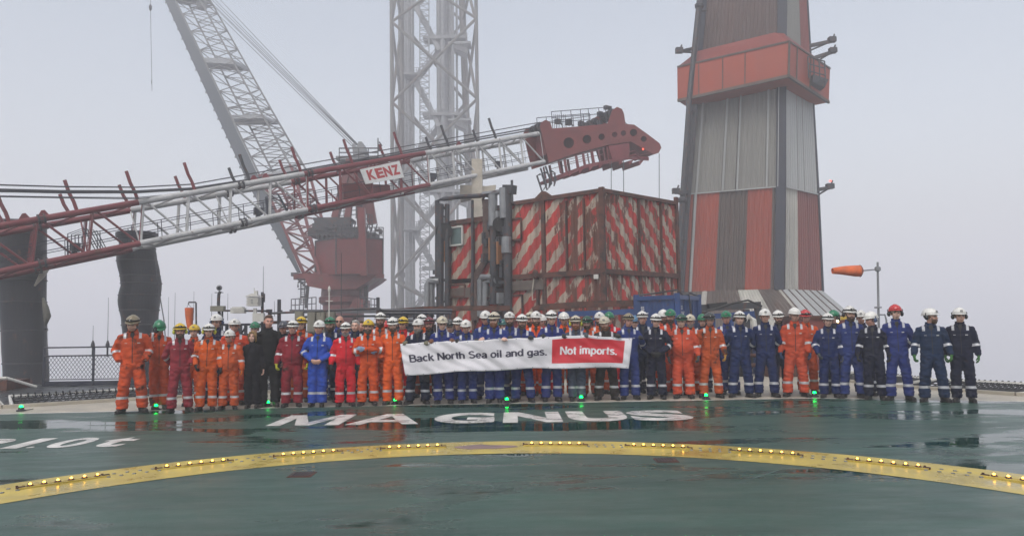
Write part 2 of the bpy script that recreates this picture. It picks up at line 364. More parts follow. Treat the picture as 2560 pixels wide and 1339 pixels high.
# purple smudge / patches on the line as thin paint stains
smudge = M('purple_stain', (.24,.15,.14), .4, var=.5, vs=4)
m = MB(); c = G(1215,1117); m.sheet([(c.x+.42*cos(t*pi/9)*(1+.3*noise.noise(V((t*.9,0,1)))), c.y+.17*sin(t*pi/9)*(1+.5*noise.noise(V((t*1.3,5,1)))), .0062) for t in range(18)])
tag(m.build('paint_stain', smudge), 'purple stain on the yellow line at its top centre', 'stain')
for px, py, lab in [(755,1186,'small rust-red drain plate inside the circle, left one'),(1665,1150,'small rust-red drain plate inside the circle, right one')]:
    c = G(px, py); r = thing('drain_plate', lab, 'deck plate', c, 'drain plates in the deck')
    MB().box(c+V((0,0,.003)), (.26,.28,.006)).build('frame', rusty, r)
    m = MB()
    for i in range(6): m.box(c+V((-.09+.036*i,0,.009)), (.018,.22,.006))
    m.build('grille', steel_dark, r)
# green strip lights of the landing H, only their far end enters the frame
r = thing('light_strip', 'row of tiny green lights on the deck at the bottom edge', 'light strip', G(1675,1336))
a = G(1478,1346); b = G(1885,1346); MB().beam(a+V((0,0,.006)), b+V((0,0,.006)), .05, .012).build('rail', steel_dark, r)
for i in range(6):
    p = a.lerp(b, (i+.5)/6); fix(MB().ell(p+V((0,0,.014)), (.008,.008,.006), 8, 5).build('lamp', green_lamp, r))
# perimeter lights
GL = [(53,1014,'at the far left, beside the safety net'),(390,1010,'at the boots of the man covering his face'),(670,1002,'at the feet of the tall man in black'),(988,996,'under the left end of the banner'),(1267,994,'under the letters oil of the banner'),(1453,989,'under the word Not of the banner'),(1765,984,'between the boots of a man in orange'),(2036,978,'below the dark blue man, right of the man in blue gloves'),(2307,975,'between the last men on the right')]
for px, py, t in GL:
    z = .11; c = G(px, py, z); c.z = 0
    if px == 53: c = G(px, 1014, .1); c.z = 0
    r = thing('edge_light', 'lit green perimeter light ' + t, 'edge light', c, 'green perimeter lights of the helideck')
    fix(MB().lathe(c, [(.09,0),(.09,.02),(.055,.035),(.05,.075)], 14).build('base', steel_dark, r))
    fix(MB().lathe(c, [(.034,.075),(.036,.085),(.028,.11),(.008,.118)], 12).build('lamp', green_lamp, r))
    MB().path([c+V((.05,.05,.01)), c+V((.08,.14,.01)), c+V((.06,.3,.01))], .008).build('cable', black_m, r)
# ------------------------------------------------------------------ safety nets
def net(A, B, D, C, lab, nm):
    A, B, C, D = [V(p) for p in (A, B, C, D)]       # A-B inner edge, D-C outer edge
    r = thing('safety_net', lab, 'safety net', (A+B)/2, 'safety nets round the helideck')
    A2 = A + V((0,0,.02)); m = MB(); m.path([A, B, C, D, A], .045, 8); n = max(1, int((B-A).length/2.2))
    for i in range(1, n): m.tube(A.lerp(B, i/n), D.lerp(C, i/n), .04)
    m.build('frame', offwhite, r)
    m = MB(); k = int((B-A).length/.13)
    for i in range(k):
        t = (i+.5)/k
        for s in (-1, 1):
            u = min(1, max(0, t + s*.45/(B-A).length)); p = A.lerp(B, t); q = D.lerp(C, u); mid = (p+q)/2 - V((0,0,.10))
            m.path([p, p.lerp(mid,.5)-V((0,0,.03)), mid, mid.lerp(q,.5)-V((0,0,.03)), q], .016, 4)
        p = D.lerp(C, t); m.path([p+V((0,0,.055)), p+V((.03,-.03,0)), p-V((0,0,.055)), p+V((-.03,.03,0)), p+V((0,0,.055))], .02, 4)
    for j in range(1, 9):
        a = A.lerp(D, j/9); b = B.lerp(C, j/9); dz = V((0,0,-.1*sin(pi*j/9))); m.path([a+dz, a.lerp(b,.5)+dz*1.3, b+dz], .014, 4)
    m.build('netting', black_m, r)
net((-14.6,14.7,0),(-11.1,16.4,0),(-15.6,16.2,.10),(-12.2,17.7,.10),'black netting in a white pipe frame, nearest net at far left',0)
net((-11.0,16.5,0),(-9.25,17.7,0),(-12.0,17.9,.10),(-10.2,19.4,.10),'black netting in a white pipe frame behind the first green light',0)
net((-9.2,17.8,0),(-5.4,20.0,0),(-10.1,19.5,.10),(-6.6,21.7,.10),'black netting in a white pipe frame behind the leftmost men',0)
net((9.2,18.6,0),(10.7,16.1,0),(10.9,19.3,.08),(12.5,16.9,.08),'black netting frame right behind the last man on the right',0)
net((10.8,16.0,0),(16.7,13.2,0),(12.6,16.8,.08),(18.0,14.9,.08),'black netting frame running out of the photo at right',0)
net((8.7,22.4,0),(9.15,18.8,0),(10.4,22.6,.08),(10.8,19.4,.08),'black netting frame farther back at right between the men',0)
# ------------------------------------------------------------------ lower deck railing at left
def rail_run(r, pts, h=1.1, posts=5, rad=.03, mesh=True, toe=True):
    m = MB(); m2 = MB(); m3 = MB()
    for a, b in zip(pts[:-1], pts[1:]):
        a = V(a); b = V(b); n = max(1, round((b-a).length/1.9))
        for zz in (h, h*.78 if mesh else h*.5): m.tube(a+V((0,0,zz)), b+V((0,0,zz)), rad, n=6)
        m.tube(a+V((0,0,.22)), b+V((0,0,.22)), rad*.7, n=6)
        for i in range(n+1): m2.beam(a.lerp(b,i/n), a.lerp(b,i/n)+V((0,0,h)), .07, .05)
        if toe: m3.beam(a+V((0,0,.08)), b+V((0,0,.08)), .02, .16)
        if mesh:
            L = (b-a).length; k = int(L/.13)
            for i in range(-8, k):
                for s in (0,1):
                    u0, u1 = i*.13/L, (i*.13+.6)/L
                    if s: u0, u1 = u1, u0
                    z0, z1 = .25, h*.78; c0, c1 = max(0,min(1,u0)), max(0,min(1,u1))
                    if u1 != u0 and c0 != c1: m.path([a.lerp(b,c0)+V((0,0,z0+(z1-z0)*(c0-u0)/(u1-u0))), a.lerp(b,c1)+V((0,0,z0+(z1-z0)*(c1-u0)/(u1-u0)))], .0075, 4)
    m.build('rails', steel_navy, r); build_split(m2, 'post', steel_navy, r)
    if toe: m3.build('toe_board', steel_navy, r)
r = thing('railing', 'dark railing with diamond mesh panels beside the left exhaust stack', 'railing', (-14,26.2,-.25))
rail_run(r, [(-16.4,26.2,-.25),(-9.5,26.2,-.25)], 1.33)
def whip(px, ytop, ybot, Y, lab, r=.012, base=True):
    a = W(px, ybot, Y); b = W(px, ytop, Y); b.x = a.x + (b.x-a.x)*.3
    t = thing('whip_antenna', lab, 'antenna', a, 'thin whip antennas behind the men')
    MB().tube(a, b, r, r*.5, 6).build('rod', cable_m, t)
    if base: fix(MB().lathe(a, [(.03,-.35),(.03,-.05),(.07,0),(.06,.1),(.02,.22)], 10).build('base_mount', steel_dark, t))
for q in [(232,813,866,26.2,'short thin antenna on the dark railing at left'),(269,743,866,26.2,'tall thin antenna on the dark railing at left')]: whip(*q)
t = thing('roof_hatch', 'low whitish ramp frame on the wet deck at far left', 'hatch', (-17.2,25,-.25))
MB().box((-18.3,25.2,-.1),(3.4,1.2,.3)).build('hatch_box', rusty, t)
m = MB(); m.tube((-20,24.4,.12),(-16.6,24.6,.14),.05); m.tube((-16.6,24.6,.14),(-16.0,25.2,-.2),.05); m.tube((-20,24.0,-.1),(-16.9,24.1,-.2),.05); m.build('rim', offwhite, t)
# ------------------------------------------------------------------ exhaust stacks
def stack(prof, Y, lab, pipe=False):
    # prof: (y pixel, left, right) outline read off the place -> real radii and sway at distance Y
    r = thing('exhaust_stack', lab, 'exhaust stack', (W((prof[0][1]+prof[0][2])/2, 900, Y).x, Y, -2), 'dark exhaust stacks')
    m = MB(); P = []; R = []
    fine = []
    for (ya, la, ra), (yb, lb, rb) in zip(prof[:-1], prof[1:]):
        for i in range(6):
            t = i/6; t2 = t*t*(3-2*t); fine.append((ya+(yb-ya)*t, la+(lb-la)*t2, ra+(rb-ra)*t2))
    fine.append(prof[-1])
    for y, l, rr in fine:
        c = W((l+rr)/2, y, Y); P.append(c); R.append((rr-l)/2/FPX*Y)
    P.append(V((P[-1].x, Y, -3))); R.append(R[-1])
    m.limb(P, R, n=40); m.build('shaft', stack_m, r, smooth=False)
    m = MB(); m.lathe(P[0]-V((0,0,.22)), [(R[0]+.02,0),(R[0]+.09,.04),(R[0]+.09,.2),(R[0]+.02,.24)], 40); fix(m.build('rim', stack_m, r))
    m = MB()
    for i in range(3, len(P)-1, 5): m.lathe(P[i], [(R[i]+.006,-.03),(R[i]+.03,-.02),(R[i]+.03,.02),(R[i]+.006,.03)], 40)
    for i in range(5): m.box(P[min(4+i*5,len(P)-2)]+V((R[4]*.98,-.1,.3)), (.12,.05,.06))
    fix(m.build('seam_bands', steel_dark, r)); return r, P, R
stack([(556,-12,108),(620,-8,108),(690,-2,108),(755,6,108),(840,12,110),(940,17,115)], 32, 'broad dark exhaust stack at the far left edge')
r, P, R = stack([(582,299,386),(610,302,384),(645,296,388),(690,305,396),(712,307,400),(750,300,396),(800,308,392),(835,311,391),(950,311,391)], 34, 'slimmer wavy dark exhaust stack behind the leftmost men')
t = thing('vent_cowl', 'pale curved metal cowl on the right side of the far left stack', 'vent cowl', W(116, 790, 31.6))
m = MB(); m.limb([W(108,745,31.8), W(114,768,31.6), W(118,790,31.6), W(114,812,31.8)], [.05,.12,.15,.05], n=12); m.build('cowl', beige, t, smooth=True)
m = MB(); m.limb([W(112,668,31.8), W(104,690,31.3), W(86,715,31.2)], [.2,.12,.03], n=8); m.build('fin', cream, t)
# ------------------------------------------------------------------ near crane boom
NTa, NTb = W(-30,570,28.6), W(1346,334,46); NBa, NBb = W(-30,684.5,28.6), W(1361,404,46)
AX = (NTb-NTa).normalized(); UP = ((NTa-NBa)+(NTb-NBb)).normalized(); PERP = AX.cross(UP).normalized()
if PERP.y < 0: PERP = -PERP
BW = 1.75; LEN = (NTb-NTa).length
def bp_(t, u, v):   # t along 0..1, u across (0 near..1 far), v height 0..1
    return NBa.lerp(NBb, t) .lerp(NTa.lerp(NTb, t), v) + PERP * BW * u
def t_at(px):
    lo, hi = -.2, 1.2
    for _ in range(40):
        mid = (lo+hi)/2; p = NTa.lerp(NTb, mid)
        x = 1280 + FPX * p.x / p.y
        if x < px: lo = mid
        else: hi = mid
    return lo
crane = thing('near_crane_boom', 'long red and white lattice crane boom lying across the picture', 'crane boom', NBa)
cuts = [(-.02,t_at(338),'r'),(t_at(338),t_at(755),'w'),(t_at(755),t_at(1062),'r'),(t_at(1062),1.0,'w')]
tb = .062
for (ta, tc, c) in cuts:
    m = MB(); ext = .012
    for u in (0,1):
        for v in (0,1): m.tube(bp_(ta,u,v), bp_(tc,u,v), .135 if v else .125, n=14)
    n = max(1, round((tc-ta)/tb)); s = (tc-ta)/n
    for i in range(n):
        a, b = ta+i*s, ta+(i+1)*s; q = (a+b)/2
        for u in (0,1):
            m.tube(bp_(a+s*.12,u,1), bp_(a+s*.02,u,0), .05, n=8)
            m.tube(bp_(a+s*.16,u,1), bp_(b-s*.02,u,0), .05, n=8)
            m.tube(bp_(b+s*.08,u,1), bp_(b-s*.02,u,0), .02, n=6)
        for v in (0,1):
            m.tube(bp_(a,0,v), bp_(q,1,v), .045, n=8); m.tube(bp_(q,1,v), bp_(b,0,v), .045, n=8)
        if i % 2 == 0: m.tube(bp_(a,0,0), bp_(a,1,1), .035, n=6)
    m.build('boom_section', red_boom if c == 'r' else white_boom, crane)['label'] = ('red' if c == 'r' else 'white') + ' painted lattice boom section'
m = MB()
for t in (t_at(95), t_at(596), t_at(770)):
    for u in (0,1):
        for v in (0,1):
            p = bp_(t,u,v)
            for d in (-.1,.1): m.tube(p+AX*(d-.03), p+AX*(d+.03), .21, n=14)
            for k in range(6): m.tube(p+AX*-.17+UP*.17*cos(k)+PERP*.17*sin(k), p+AX*.17+UP*.17*cos(k)+PERP*.17*sin(k), .02, n=5)
build_split(m, 'flange', steel_dark, crane)
# lugs on the chord
m = MB()
for px in (52,100,630,660,1150):
    t = t_at(px); 
    for u in (0,1):
        p = bp_(t,u,1); m.prism([p+AX*-.22+UP*.1-PERP*.03, p+AX*.22+UP*.1-PERP*.03, p+AX*.06+UP*.34-PERP*.03, p-AX*.06+UP*.34-PERP*.03], PERP*.06)
build_split(m, 'lifting_lug', red_boom, crane)
for px in (15,185,338,482,620,750,880,1006,1125,1245):   # cable guide horns in pairs
    t = t_at(px)
    for u in (0,1):
        b = bp_(t,u,1); h = .95 if u else 1.1
        MB().path([b+UP*.05, b+UP*.45*h-AX*.1, b+UP*.8*h-AX*.24, b+UP*1.3*h-AX*.36], .075, 8).build('cable_guide', red_boom if px < 560 or px > 730 and px < 1060 else steel_dark, crane)
m = MB()   # walkway inside the boom
for u in (.35,.65): m.beam(bp_(0.02,u,.04), bp_(.985,u,.04), .05, .05)
for vv in (.3,.52):
    for u in (.3,.72): m.tube(bp_(0.0,u,vv), bp_(.985,u,vv), .018, n=5)
for i in range(46):
    t = .01+i*.0213
    if i % 2 == 0:
        for u in (.3,.72): m.tube(bp_(t,u,.04), bp_(t,u,.53), .018, n=5)
m.build('walkway_rail', steel_navy, crane)
m = MB(); m.add([bp_(.01,.3,.06),bp_(.985,.3,.06),bp_(.985,.7,.06),bp_(.01,.7,.06),bp_(.01,.3,.03),bp_(.985,.3,.03),bp_(.985,.7,.03),bp_(.01,.7,.03)], [(0,1,2,3),(4,7,6,5),(0,4,5,1),(2,6,7,3)])
m.build('walkway', steel_navy, crane)
m = MB()  # floodlights and hose loops along the boom
for t, u in ((t_at(185),.5),(t_at(650),.5),(t_at(1262),.5),(t_at(1085),.3)):
    p = bp_(t,u,.28); m.box(p, (.4,.3,.34), .5); m.box(p-V((0,0,.3)), (.2,.2,.25), .5)
for t in (t_at(160),t_at(655)):
    for k in range(5): m.path([bp_(t+k*.006,.0+.2*k,.02), bp_(t+k*.006,.2*k,.55), bp_(t+.02+k*.006,.2*k,.62), bp_(t+.035+k*.006,.2*k,.02)], .022, 5)
build_split(m, 'floodlight', steel_navy, crane)
m = MB(); p = [bp_(t_at(x), u, -.02+.03*sin(x*.05)) for x, u in [(560,.6),(620,.9),(700,.5),(740,.4),(790,.8),(850,.6),(900,.3),(960,.7),(1040,.9),(1100,.5),(1180,.3),(1260,.8),(1330,.5)]]
m.path(p, .05, 6); m.build('hose', white_boom, crane)
# the name board
ta, tc2 = t_at(893), t_at(993)
def bq(s, v): return bp_(ta+(tc2-ta)*s, -.10, v)
sg = MB(); q = [bq(0,.83), bq(1,.88), bq(1.06,.36), bq(.09,.38)]
sg.prism(q, PERP*.05); sgo = sg.build('name_board', sign_white, crane)
m = MB()
for i, ch in enumerate('KENZ'):
    vs, fs, (a,b,c,d) = text_mesh(ch, .05)
    u0 = .13+.205*i; P = []
    for v in vs:
        s = (v.x-a)/(b-a)*.19+u0+ .06*(1-(v.y-c)/(d-c)); vv = .46+(v.y-c)/(d-c)*.31+.02*s; P.append(bq(s, vv)-PERP*.006)
    m.add(P, fs)
m.build('letters', sign_red, sgo)
m = MB(); m.prism([bp_(t_at(868),.5,.62), bp_(t_at(985),.5,.30), bp_(t_at(985),.5,.08), bp_(t_at(868),.5,.18)], PERP*.7); m.build('winch_box', red_paint, crane)
# head box
H = MB(); D0 = 46.2
def hp(x, y): return W(1160+x/4.571, 240+y/4.571, D0 + (x-880)/1400*3.2)
out = [(872,350),(885,300),(935,272),(985,300),(1010,372),(1300,350),(1640,318),(1668,250),(1700,160),(1750,125),(1805,150),(1828,200),(1846,320),(1945,328),(2090,430),(2235,540),(2256,590),(2225,650),(2170,668),(1905,520),(1640,560),(1300,650),(972,762),(930,600)]
circ = [(1198,535,62),(1406,495,50),(1573,468,36),(1722,440,32),(1822,425,32),(1938,418,42),(2055,492,34)]
hb = None
side = [hp(*p) for p in out]
holes = [[hp(cx+r_*cos(k*pi/10), cy+r_*sin(k*pi/10)) for k in range(20)] for cx, cy, r_ in circ]
m = MB(); m.prism(side, PERP*.06, holes=holes); m.build('head_side_plate', boxred, crane)
m = MB(); m.prism([p+PERP*1.7 for p in side], PERP*.06, holes=[[p+PERP*1.7 for p in h] for h in holes]); m.build('head_side_plate', boxred, crane)
m = MB()
for a, b in [((1010,372),(1640,318)),((1846,320),(1945,328)),((1945,328),(2235,540)),((2170,668),(1905,520)),((1905,520),(1640,560)),((1640,560),(972,762)),((1300,650),(972,762))]:
    A_, B_ = hp(*a)+PERP*.06, hp(*b)+PERP*.06; m.add([A_,B_,B_+PERP*1.64,A_+PERP*1.64], [(0,1,2,3)])
m.build('head_cover_plate', boxred, crane)
m = MB()
for cx, cy, r_ in [(935,345,70),(1755,185,62),(2190,590,66),(1600,300,50)]:
    c = hp(cx, cy); rr = r_/4.571/FPX*c.y
    for k in range(3): q = c+PERP*(.35+.4*k); m.tube(q, q+PERP*.14, rr, n=24); m.tube(q+PERP*.04, q+PERP*.10, rr*.6, n=12)
build_split(m, 'sheave', steel_dark, crane)
m = MB()   # inner ribs seen through the holes
for cx in (1000,1290,1490,1650,1880,2000):
    A_ = hp(cx, 350 if cx < 1900 else 430)+PERP*.1; B_ = hp(cx, 640 if cx < 1300 else 540)+PERP*.1
    m.add([A_, B_, B_+PERP*1.5, A_+PERP*1.5], [(0,1,2,3)])
build_split(m, 'inner_rib', red_boom, crane)
m = MB()
def hr(pts, off, r_=.025):
    m.path([hp(*p)+PERP*off for p in pts], r_, 5)
for off in (.1, 1.6):
    dy = 0 if off < 1 else -10
    hr([(1010,175+dy),(1625,125+dy)], off); hr([(1010,245+dy),(1625,195+dy)], off)
    for x in (1010,1120,1230,1340,1430,1550,1625): hr([(x, 175-(x-1010)*.081+dy),(x+18, 370-(x-1010)*.07)], off)
hr([(895,270),(1120,240),(1340,210),(1550,180)], .9)
for x in (1130,1150,1170,1190,1215,1240,1260): hr([(x,160),(x+12,355)], .9, .015)
m.build('head_railing', steel_navy, crane)
m = MB()
for x, y, s in [(1430,275,.3),(1480,285,.22),(1530,270,.3),(1290,260,.35),(1165,250,.3),(1650,165,.3),(1720,90,.25),(1760,95,.22),(1590,250,.35)]:
    p = hp(x,y)+PERP*.8; m.box(p, (s,s,s), .5); m.tube(p, p+V((.3,.1,-.2)), .05)
build_split(m, 'head_fitting', steel_dark, crane)
m = MB()   # hanging walkway below the head
lo = [(1060,935),(1200,880),(1400,800),(1640,750),(1900,700),(2120,715)]
for off in (.1, 1.6):
    for a, b in zip(lo[:-1], lo[1:]): m.beam(hp(*a)+PERP*off, hp(*b)+PERP*off, .12, .22)
    for (x, y0_, y1_) in [(1090,740,880),(1160,720,880),(1290,670,850),(1370,650,820),(1470,620,770),(1545,600,750),(1600,585,740),(1640,570,740)]:
        m.beam(hp(x,y0_)+PERP*off, hp(x+28,y1_)+PERP*off, .16 if x in (1160,1370,1470,1290) else .07, .1)
    for dy in (0,55): m.path([hp(1170,710+dy)+PERP*off, hp(1400,650+dy)+PERP*off, hp(1620,600+dy)+PERP*off], .02, 5)
for i in range(9):
    x = 1080+i*115; y = 930-(x-1060)*.27 if x < 1640 else 765
    m.prism([hp(x,y-25), hp(x+60,y-40), hp(x+10,y+25)], PERP*1.6)
m.prism([hp(1650,570), hp(1890,535), hp(1892,700), hp(1700,735)], PERP*1.2)
m.path([hp(1890,640), hp(1950,625), hp(2010,680), hp(2120,650)], .03); m.path([hp(1890,690), hp(1960,670), hp(2020,720), hp(2100,700)], .06)
m.build('head_walkway', red_boom, crane)
m = MB()
for off in (0,.5): m.path([hp(930,800)+PERP*off, hp(1000,1000)+PERP*off, hp(950,1075)+PERP*off, hp(890,890)+PERP*off, hp(930,870)+PERP*off], .06, 7); m.path([hp(990,850)+PERP*off, hp(1040,880)+PERP*off, hp(1030,1030)+PERP*off, hp(1055,930)+PERP*off], .05, 7)
m.path([hp(980,850), hp(1000,890), hp(1030,890), hp(1060,960)], .03); build_split(m, 'bump_frame', steel_dark, crane)
p = hp(2040,610)-PERP*.05; MB().ell(p, .05).build('warning_lamp', red_lamp, crane)
# pendant and hoist ropes
def rope(nm, pts, r_, parent, n=10, mat=None):
    P = []
    for a, b in zip(pts[:-1], pts[1:]): P += [a.lerp(b, i/n) for i in range(n)]
    MB().path(P+[pts[-1]], r_, 5).build(nm, mat or cable_m, parent)
for k, (y0_, y1_, y2_, r_) in enumerate([(461,468,451,.03),(473,478,461,.045),(477,481,463,.045),(489,492,470,.02),(491,494,476,.02)]):
    tip = hp(*[(890,290),(860,330),(870,345),(900,360),(890,400)][k])+PERP*(.2+.3*k)
    y1b = [0,0,0,2,3][k]
    rope('hoist_rope', [W(-40,y0_,27), W(150,(y0_+y1_)/2+2,29), W(340,y1_+y1b,31.5), W(480,(y1_+y2_)/2+1,34)+V((0,0,0)), W(640,[432,446,450,452,458][k],37), tip], r_, crane, 4)
for px, y0_, y1_, Y in [(1528,402,488,47.6),(1559,398,492,47.8),(1648,384,506,49)]:
    rope('fall_rope', [W(px,y0_,Y), W(px,y1_+330,Y)], .025, crane, 1)
rope('boom_head_rope', [hp(1828,160)+PERP*.8, hp(2160,465)+PERP*.8], .03, crane, 1)
rope('tag_line', [W(388,628,31), W(393,700,31), W(410,800,31), W(418,905,31)], .022, crane, 1)
# boom rest post
r = thing('boom_rest', 'cream painted steel post holding up the boom behind the module', 'support post', W(1195,560,43))
m = MB(); m.beam(W(1193,560,43), W(1193,400,43), .62, .62); m.build('post', cream, r)
m = MB(); m.prism([W(1150,462,43.2), W(1236,466,43.2), W(1236,480,43.2), W(1150,500,43.2)], (0,1,0)); m.prism([W(1180,470,42.9), W(1240,462,42.9), W(1238,478,42.9), W(1180,490,42.9)], (0,.3,0)); m.build('bracket', cream, r)
# ------------------------------------------------------------------ far pedestal crane
CY_ = 62.0
def c_(x, y, d=0): return W(x, y, CY_+d)
r = thing('pedestal_crane', 'far red pedestal crane with a raised pale lattice boom in the fog', 'crane', c_(845,775))
m = MB(); b = c_(845,800); sc = CY_/FPX
m.lathe((b.x,CY_+2,0), [(52*sc,-6),(52*sc,W(0,762,CY_).z-.35),(62*sc,W(0,755,CY_).z-.35),(62*sc,W(0,742,CY_).z-.35),(57*sc,W(0,740,CY_).z-.35),(55*sc,W(0,712,CY_).z-.35)], 32)
fix(m.build('pedestal', red_paint, r, smooth=False))
m = MB(); m.prism([c_(872,770),c_(908,770),c_(908,747),c_(885,745)], (0,3,0)); m.build('service_box', red_paint, r)
m = MB()   # slewing table
T = [(758,688),(770,715),(820,724),(890,722),(925,700),(940,688)]
m.prism([c_(*p,-.5) for p in T], (0,5.5,0)); m.beam(c_(735,690), c_(960,690), .3, .35); m.beam(c_(735,694,4), c_(955,694,4), .3, .35); m.build('slewing_platform', red_paint, r)
m = MB()   # house: faceted drum
z0, z1 = c_(800,688).z, c_(800,598).z
foot = [c_(788,690,1.5), c_(840,690,-1.2), c_(905,690,-1.2), c_(958,690,.5), c_(958,690,5), c_(788,690,5)]
foot = [V((p.x,p.y,z0)) for p in foot]; m.prism(foot, (0,0,z1-z0)); m.build('machine_house', red_paint, r)
m = MB()
for i in range(5):
    a = foot[i]; bb = foot[i+1]; m.beam(a+V((0,-.04,.02)), a+V((0,-.04,z1-z0)), .09)
    m.beam(a+V((0,-.05,z1-z0)), bb+V((0,-.05,z1-z0)), .12)
m.build('house_frame', steel_dark, r)
m = MB()   # dark machinery deck
m.box(c_(850,585,2), (4.6,3.6,.6)); m.box(c_(835,568,1.6), (2.9,2.8,.9), .1); m.box(c_(800,572,1.8),(.8,2,.7)); m.box(c_(925,590,2), (1.3,2,.4)); m.box(c_(838,552,1.8), (3.1,2.6,.25)); m.box(c_(905,560,3),(.6,.6,2.6))
for i in range(14): x = 795+i*11; m.box(c_(x,590,.2), (.15,.3,.5)); m.tube(c_(x,580,.2), c_(x+5,560,.2), .05)
m.build('machinery', steel_dark, r)
m = MB(); m.beam(c_(910,690,-1.6), c_(904,520,-1.6), .55, .5); m.build('mast_post', red_paint, r)
m = MB()   # A-frame
top = [c_(880,395,1), c_(900,395,3)]
m.beam(c_(838,545,1), c_(876,400,1), .75, .55); m.beam(c_(868,560,1), c_(885,400,1), .5, .5); m.beam(c_(932,560,3), c_(905,400,3), .75, .5); m.beam(c_(905,600,3), c_(892,400,3), .6, .5)
for a, b2, c2, d2 in [(850,500,930,500),(862,450,920,452),(855,480,915,520)]: m.beam(c_(a,b2,1.5), c_(c2,d2,3), .3)
m.build('a_frame', red_paint, r)
m = MB(); m.box(c_(897,402,2), (3.4,2.6,.3)); m.prism([c_(848,405,.7), c_(945,405,.7), c_(925,414,.7), c_(870,414,.7)], (0,2.6,0)); m.build('top_platform', steel_grey, r)
def rails(mb, pts, h, r_=.04, n=4, mids=2):
    for a, bb in zip(pts[:-1], pts[1:]):
        for k in range(mids+1): mb.tube(a+V((0,0,h*(k+1)/(mids+1))), bb+V((0,0,h*(k+1)/(mids+1))), r_, n=5)
        for i in range(n+1): mb.tube(a.lerp(bb,i/n), a.lerp(bb,i/n)+V((0,0,h)), r_, n=5)
m = MB(); rails(m, [c_(848,403,.7), c_(945,403,.7), c_(945,403,3.3), c_(848,403,3.3), c_(848,403,.7)], 1.15); rails(m, [c_(790,598,1.3),c_(840,598,-1.2),c_(905,598,-1.2),c_(958,598,.5),c_(958,598,5)], 1.0, n=5); rails(m, [c_(845,550,1),c_(905,545,1)],1.1); rails(m,[c_(905,570,1.5),c_(930,575,1.5)],1.3); m.build('railing', steel_dark, r)
m = MB(); m.prism([c_(884,398,1.2), c_(908,398,1.2), c_(914,378,1.2), c_(904,354,1.2), c_(896,354,1.2), c_(892,366,1.2), c_(884,358,1.2), c_(880,362,1.2)], (0,1.8,0)); m.build('sheave_head', steel_grey, r)
m = MB(); m.tube(c_(945,405,2), c_(945,345,2), .05); m.tube(c_(948,355,2), c_(955,365,2), .06); m.box(c_(948,372,2),(.2,.2,.3)); m.tube(c_(940,575,2),c_(954,574,2),.1); m.box(c_(952,580,2),(.25,.2,.4)); m.build('weather_mast', steel_dark, r)
m = MB()   # ladders and underdeck steps
for x in (752,762,900,912,):
    m.tube(c_(x,695,1), c_(x,760,1), .05)
for i in range(12): m.tube(c_(752,700+i*5,1), c_(762,700+i*5,1), .035); m.tube(c_(900,700+i*5,1), c_(912,700+i*5,1), .035)
m.path([c_(745,718,1),c_(745,705,1),c_(790,705,1)], .07); m.path([c_(745,722,1),c_(768,722,1),c_(768,742,1),c_(750,742,1)], .05); m.tube(c_(770,712,1), c_(765,770,1), .14); m.tube(c_(918,705,1), c_(915,775,1), .14)
m.beam(c_(740,692), c_(770,722), .15); m.box(c_(738,686,.5), (.5,.8,.3)); build_split(m, 'ladder', steel_dark, r)
m = MB(); rails(m, [c_(728,778,-.5),c_(790,774,-3)], 1.0, n=6, mids=1); rails(m, [c_(900,774,-3),c_(945,778,-.5)], 1.0, n=5, mids=1); m.beam(c_(725,778,-1), c_(950,778,-1), .3, .3); m.build('lower_railing', steel_dark, r)
# far boom, leaning left and back into the fog
FT, TOPD = 0, 14
def fb(t, s, d=0):
    # t 0 foot .. 1 beyond the frame top; s 0 left dark plate edge .. 1 right chord ; d far face 0/1
    L_ = [(742,680,0),(625,470,9),(520,240,20),(412,0,34),(392,-45,37)]; R_ = [(800,690,0),(735,430,10),(635,250,20),(500,0,34),(476,-45,37)]
    def at(K, t):
        t = t*4; i = min(3, int(t)); f = t-i; a, b = W(K[i][0],K[i][1],CY_+K[i][2]), W(K[i+1][0],K[i+1][1],CY_+K[i+1][2]); return a.lerp(b, f)
    p = at(L_, t).lerp(at(R_, t), s); return p + V((.9,2.6,0))*d
m = MB()
m.add([fb(i/40,0,k) if True else 0 for i in range(41) for k in (0,)] + [fb(i/40, .27 if i > 4 else .17+.025*i) for i in range(41)], [(i,i+1,41+i+1,41+i) for i in range(40)])
pl = m.build('underside_plate', M('boom_plate_grey', (.045,.055,.065), .5, var=.3), r)
so_ = pl.modifiers.new('solid', 'SOLIDIFY'); so_.thickness = .15
m = MB()
for i in range(36): p = fb(.04+i*.026, 0); m.box(p, (.22,.3,.18), .5)
build_split(m, 'plate_bracket', steel_grey, r)
def lattice(mb, ta, tc, n, rr):
    for s, d in ((.3,0),(1,0),(.3,1),(1,1)):
        mb.path([fb(ta+(tc-ta)*i/8, s if not (s == 1 and ta < .05 and False) else s, d) for i in range(9)], rr*1.8, 7)
    for i in range(n):
        a = ta+(tc-ta)*i/n; b2 = ta+(tc-ta)*(i+1)/n; q = (a+b2)/2
        for d in (0,1):
            mb.tube(fb(a,.3,d), fb(q,1,d), rr, n=5); mb.tube(fb(q,1,d), fb(b2,.3,d), rr, n=5); mb.tube(fb(a,1,d), fb(a,.3,d), rr*.8, n=5)
            mb.tube(fb(a,1,d), fb(q,.3,d), rr*.8, n=5)
        for s in (.3,1): mb.tube(fb(a,s,0), fb(q,s,1), rr, n=5); mb.tube(fb(q,s,1), fb(b2,s,0), rr, n=5)
m = MB(); lattice(m, .0, .27, 5, .085); m.build('lower_boom', red_paint, r)
m = MB(); lattice(m, .27, 1, 15, .058); m.build('upper_boom', M('pale_boom_paint', (.15,.15,.15), .5, var=.2), r)
m = MB()
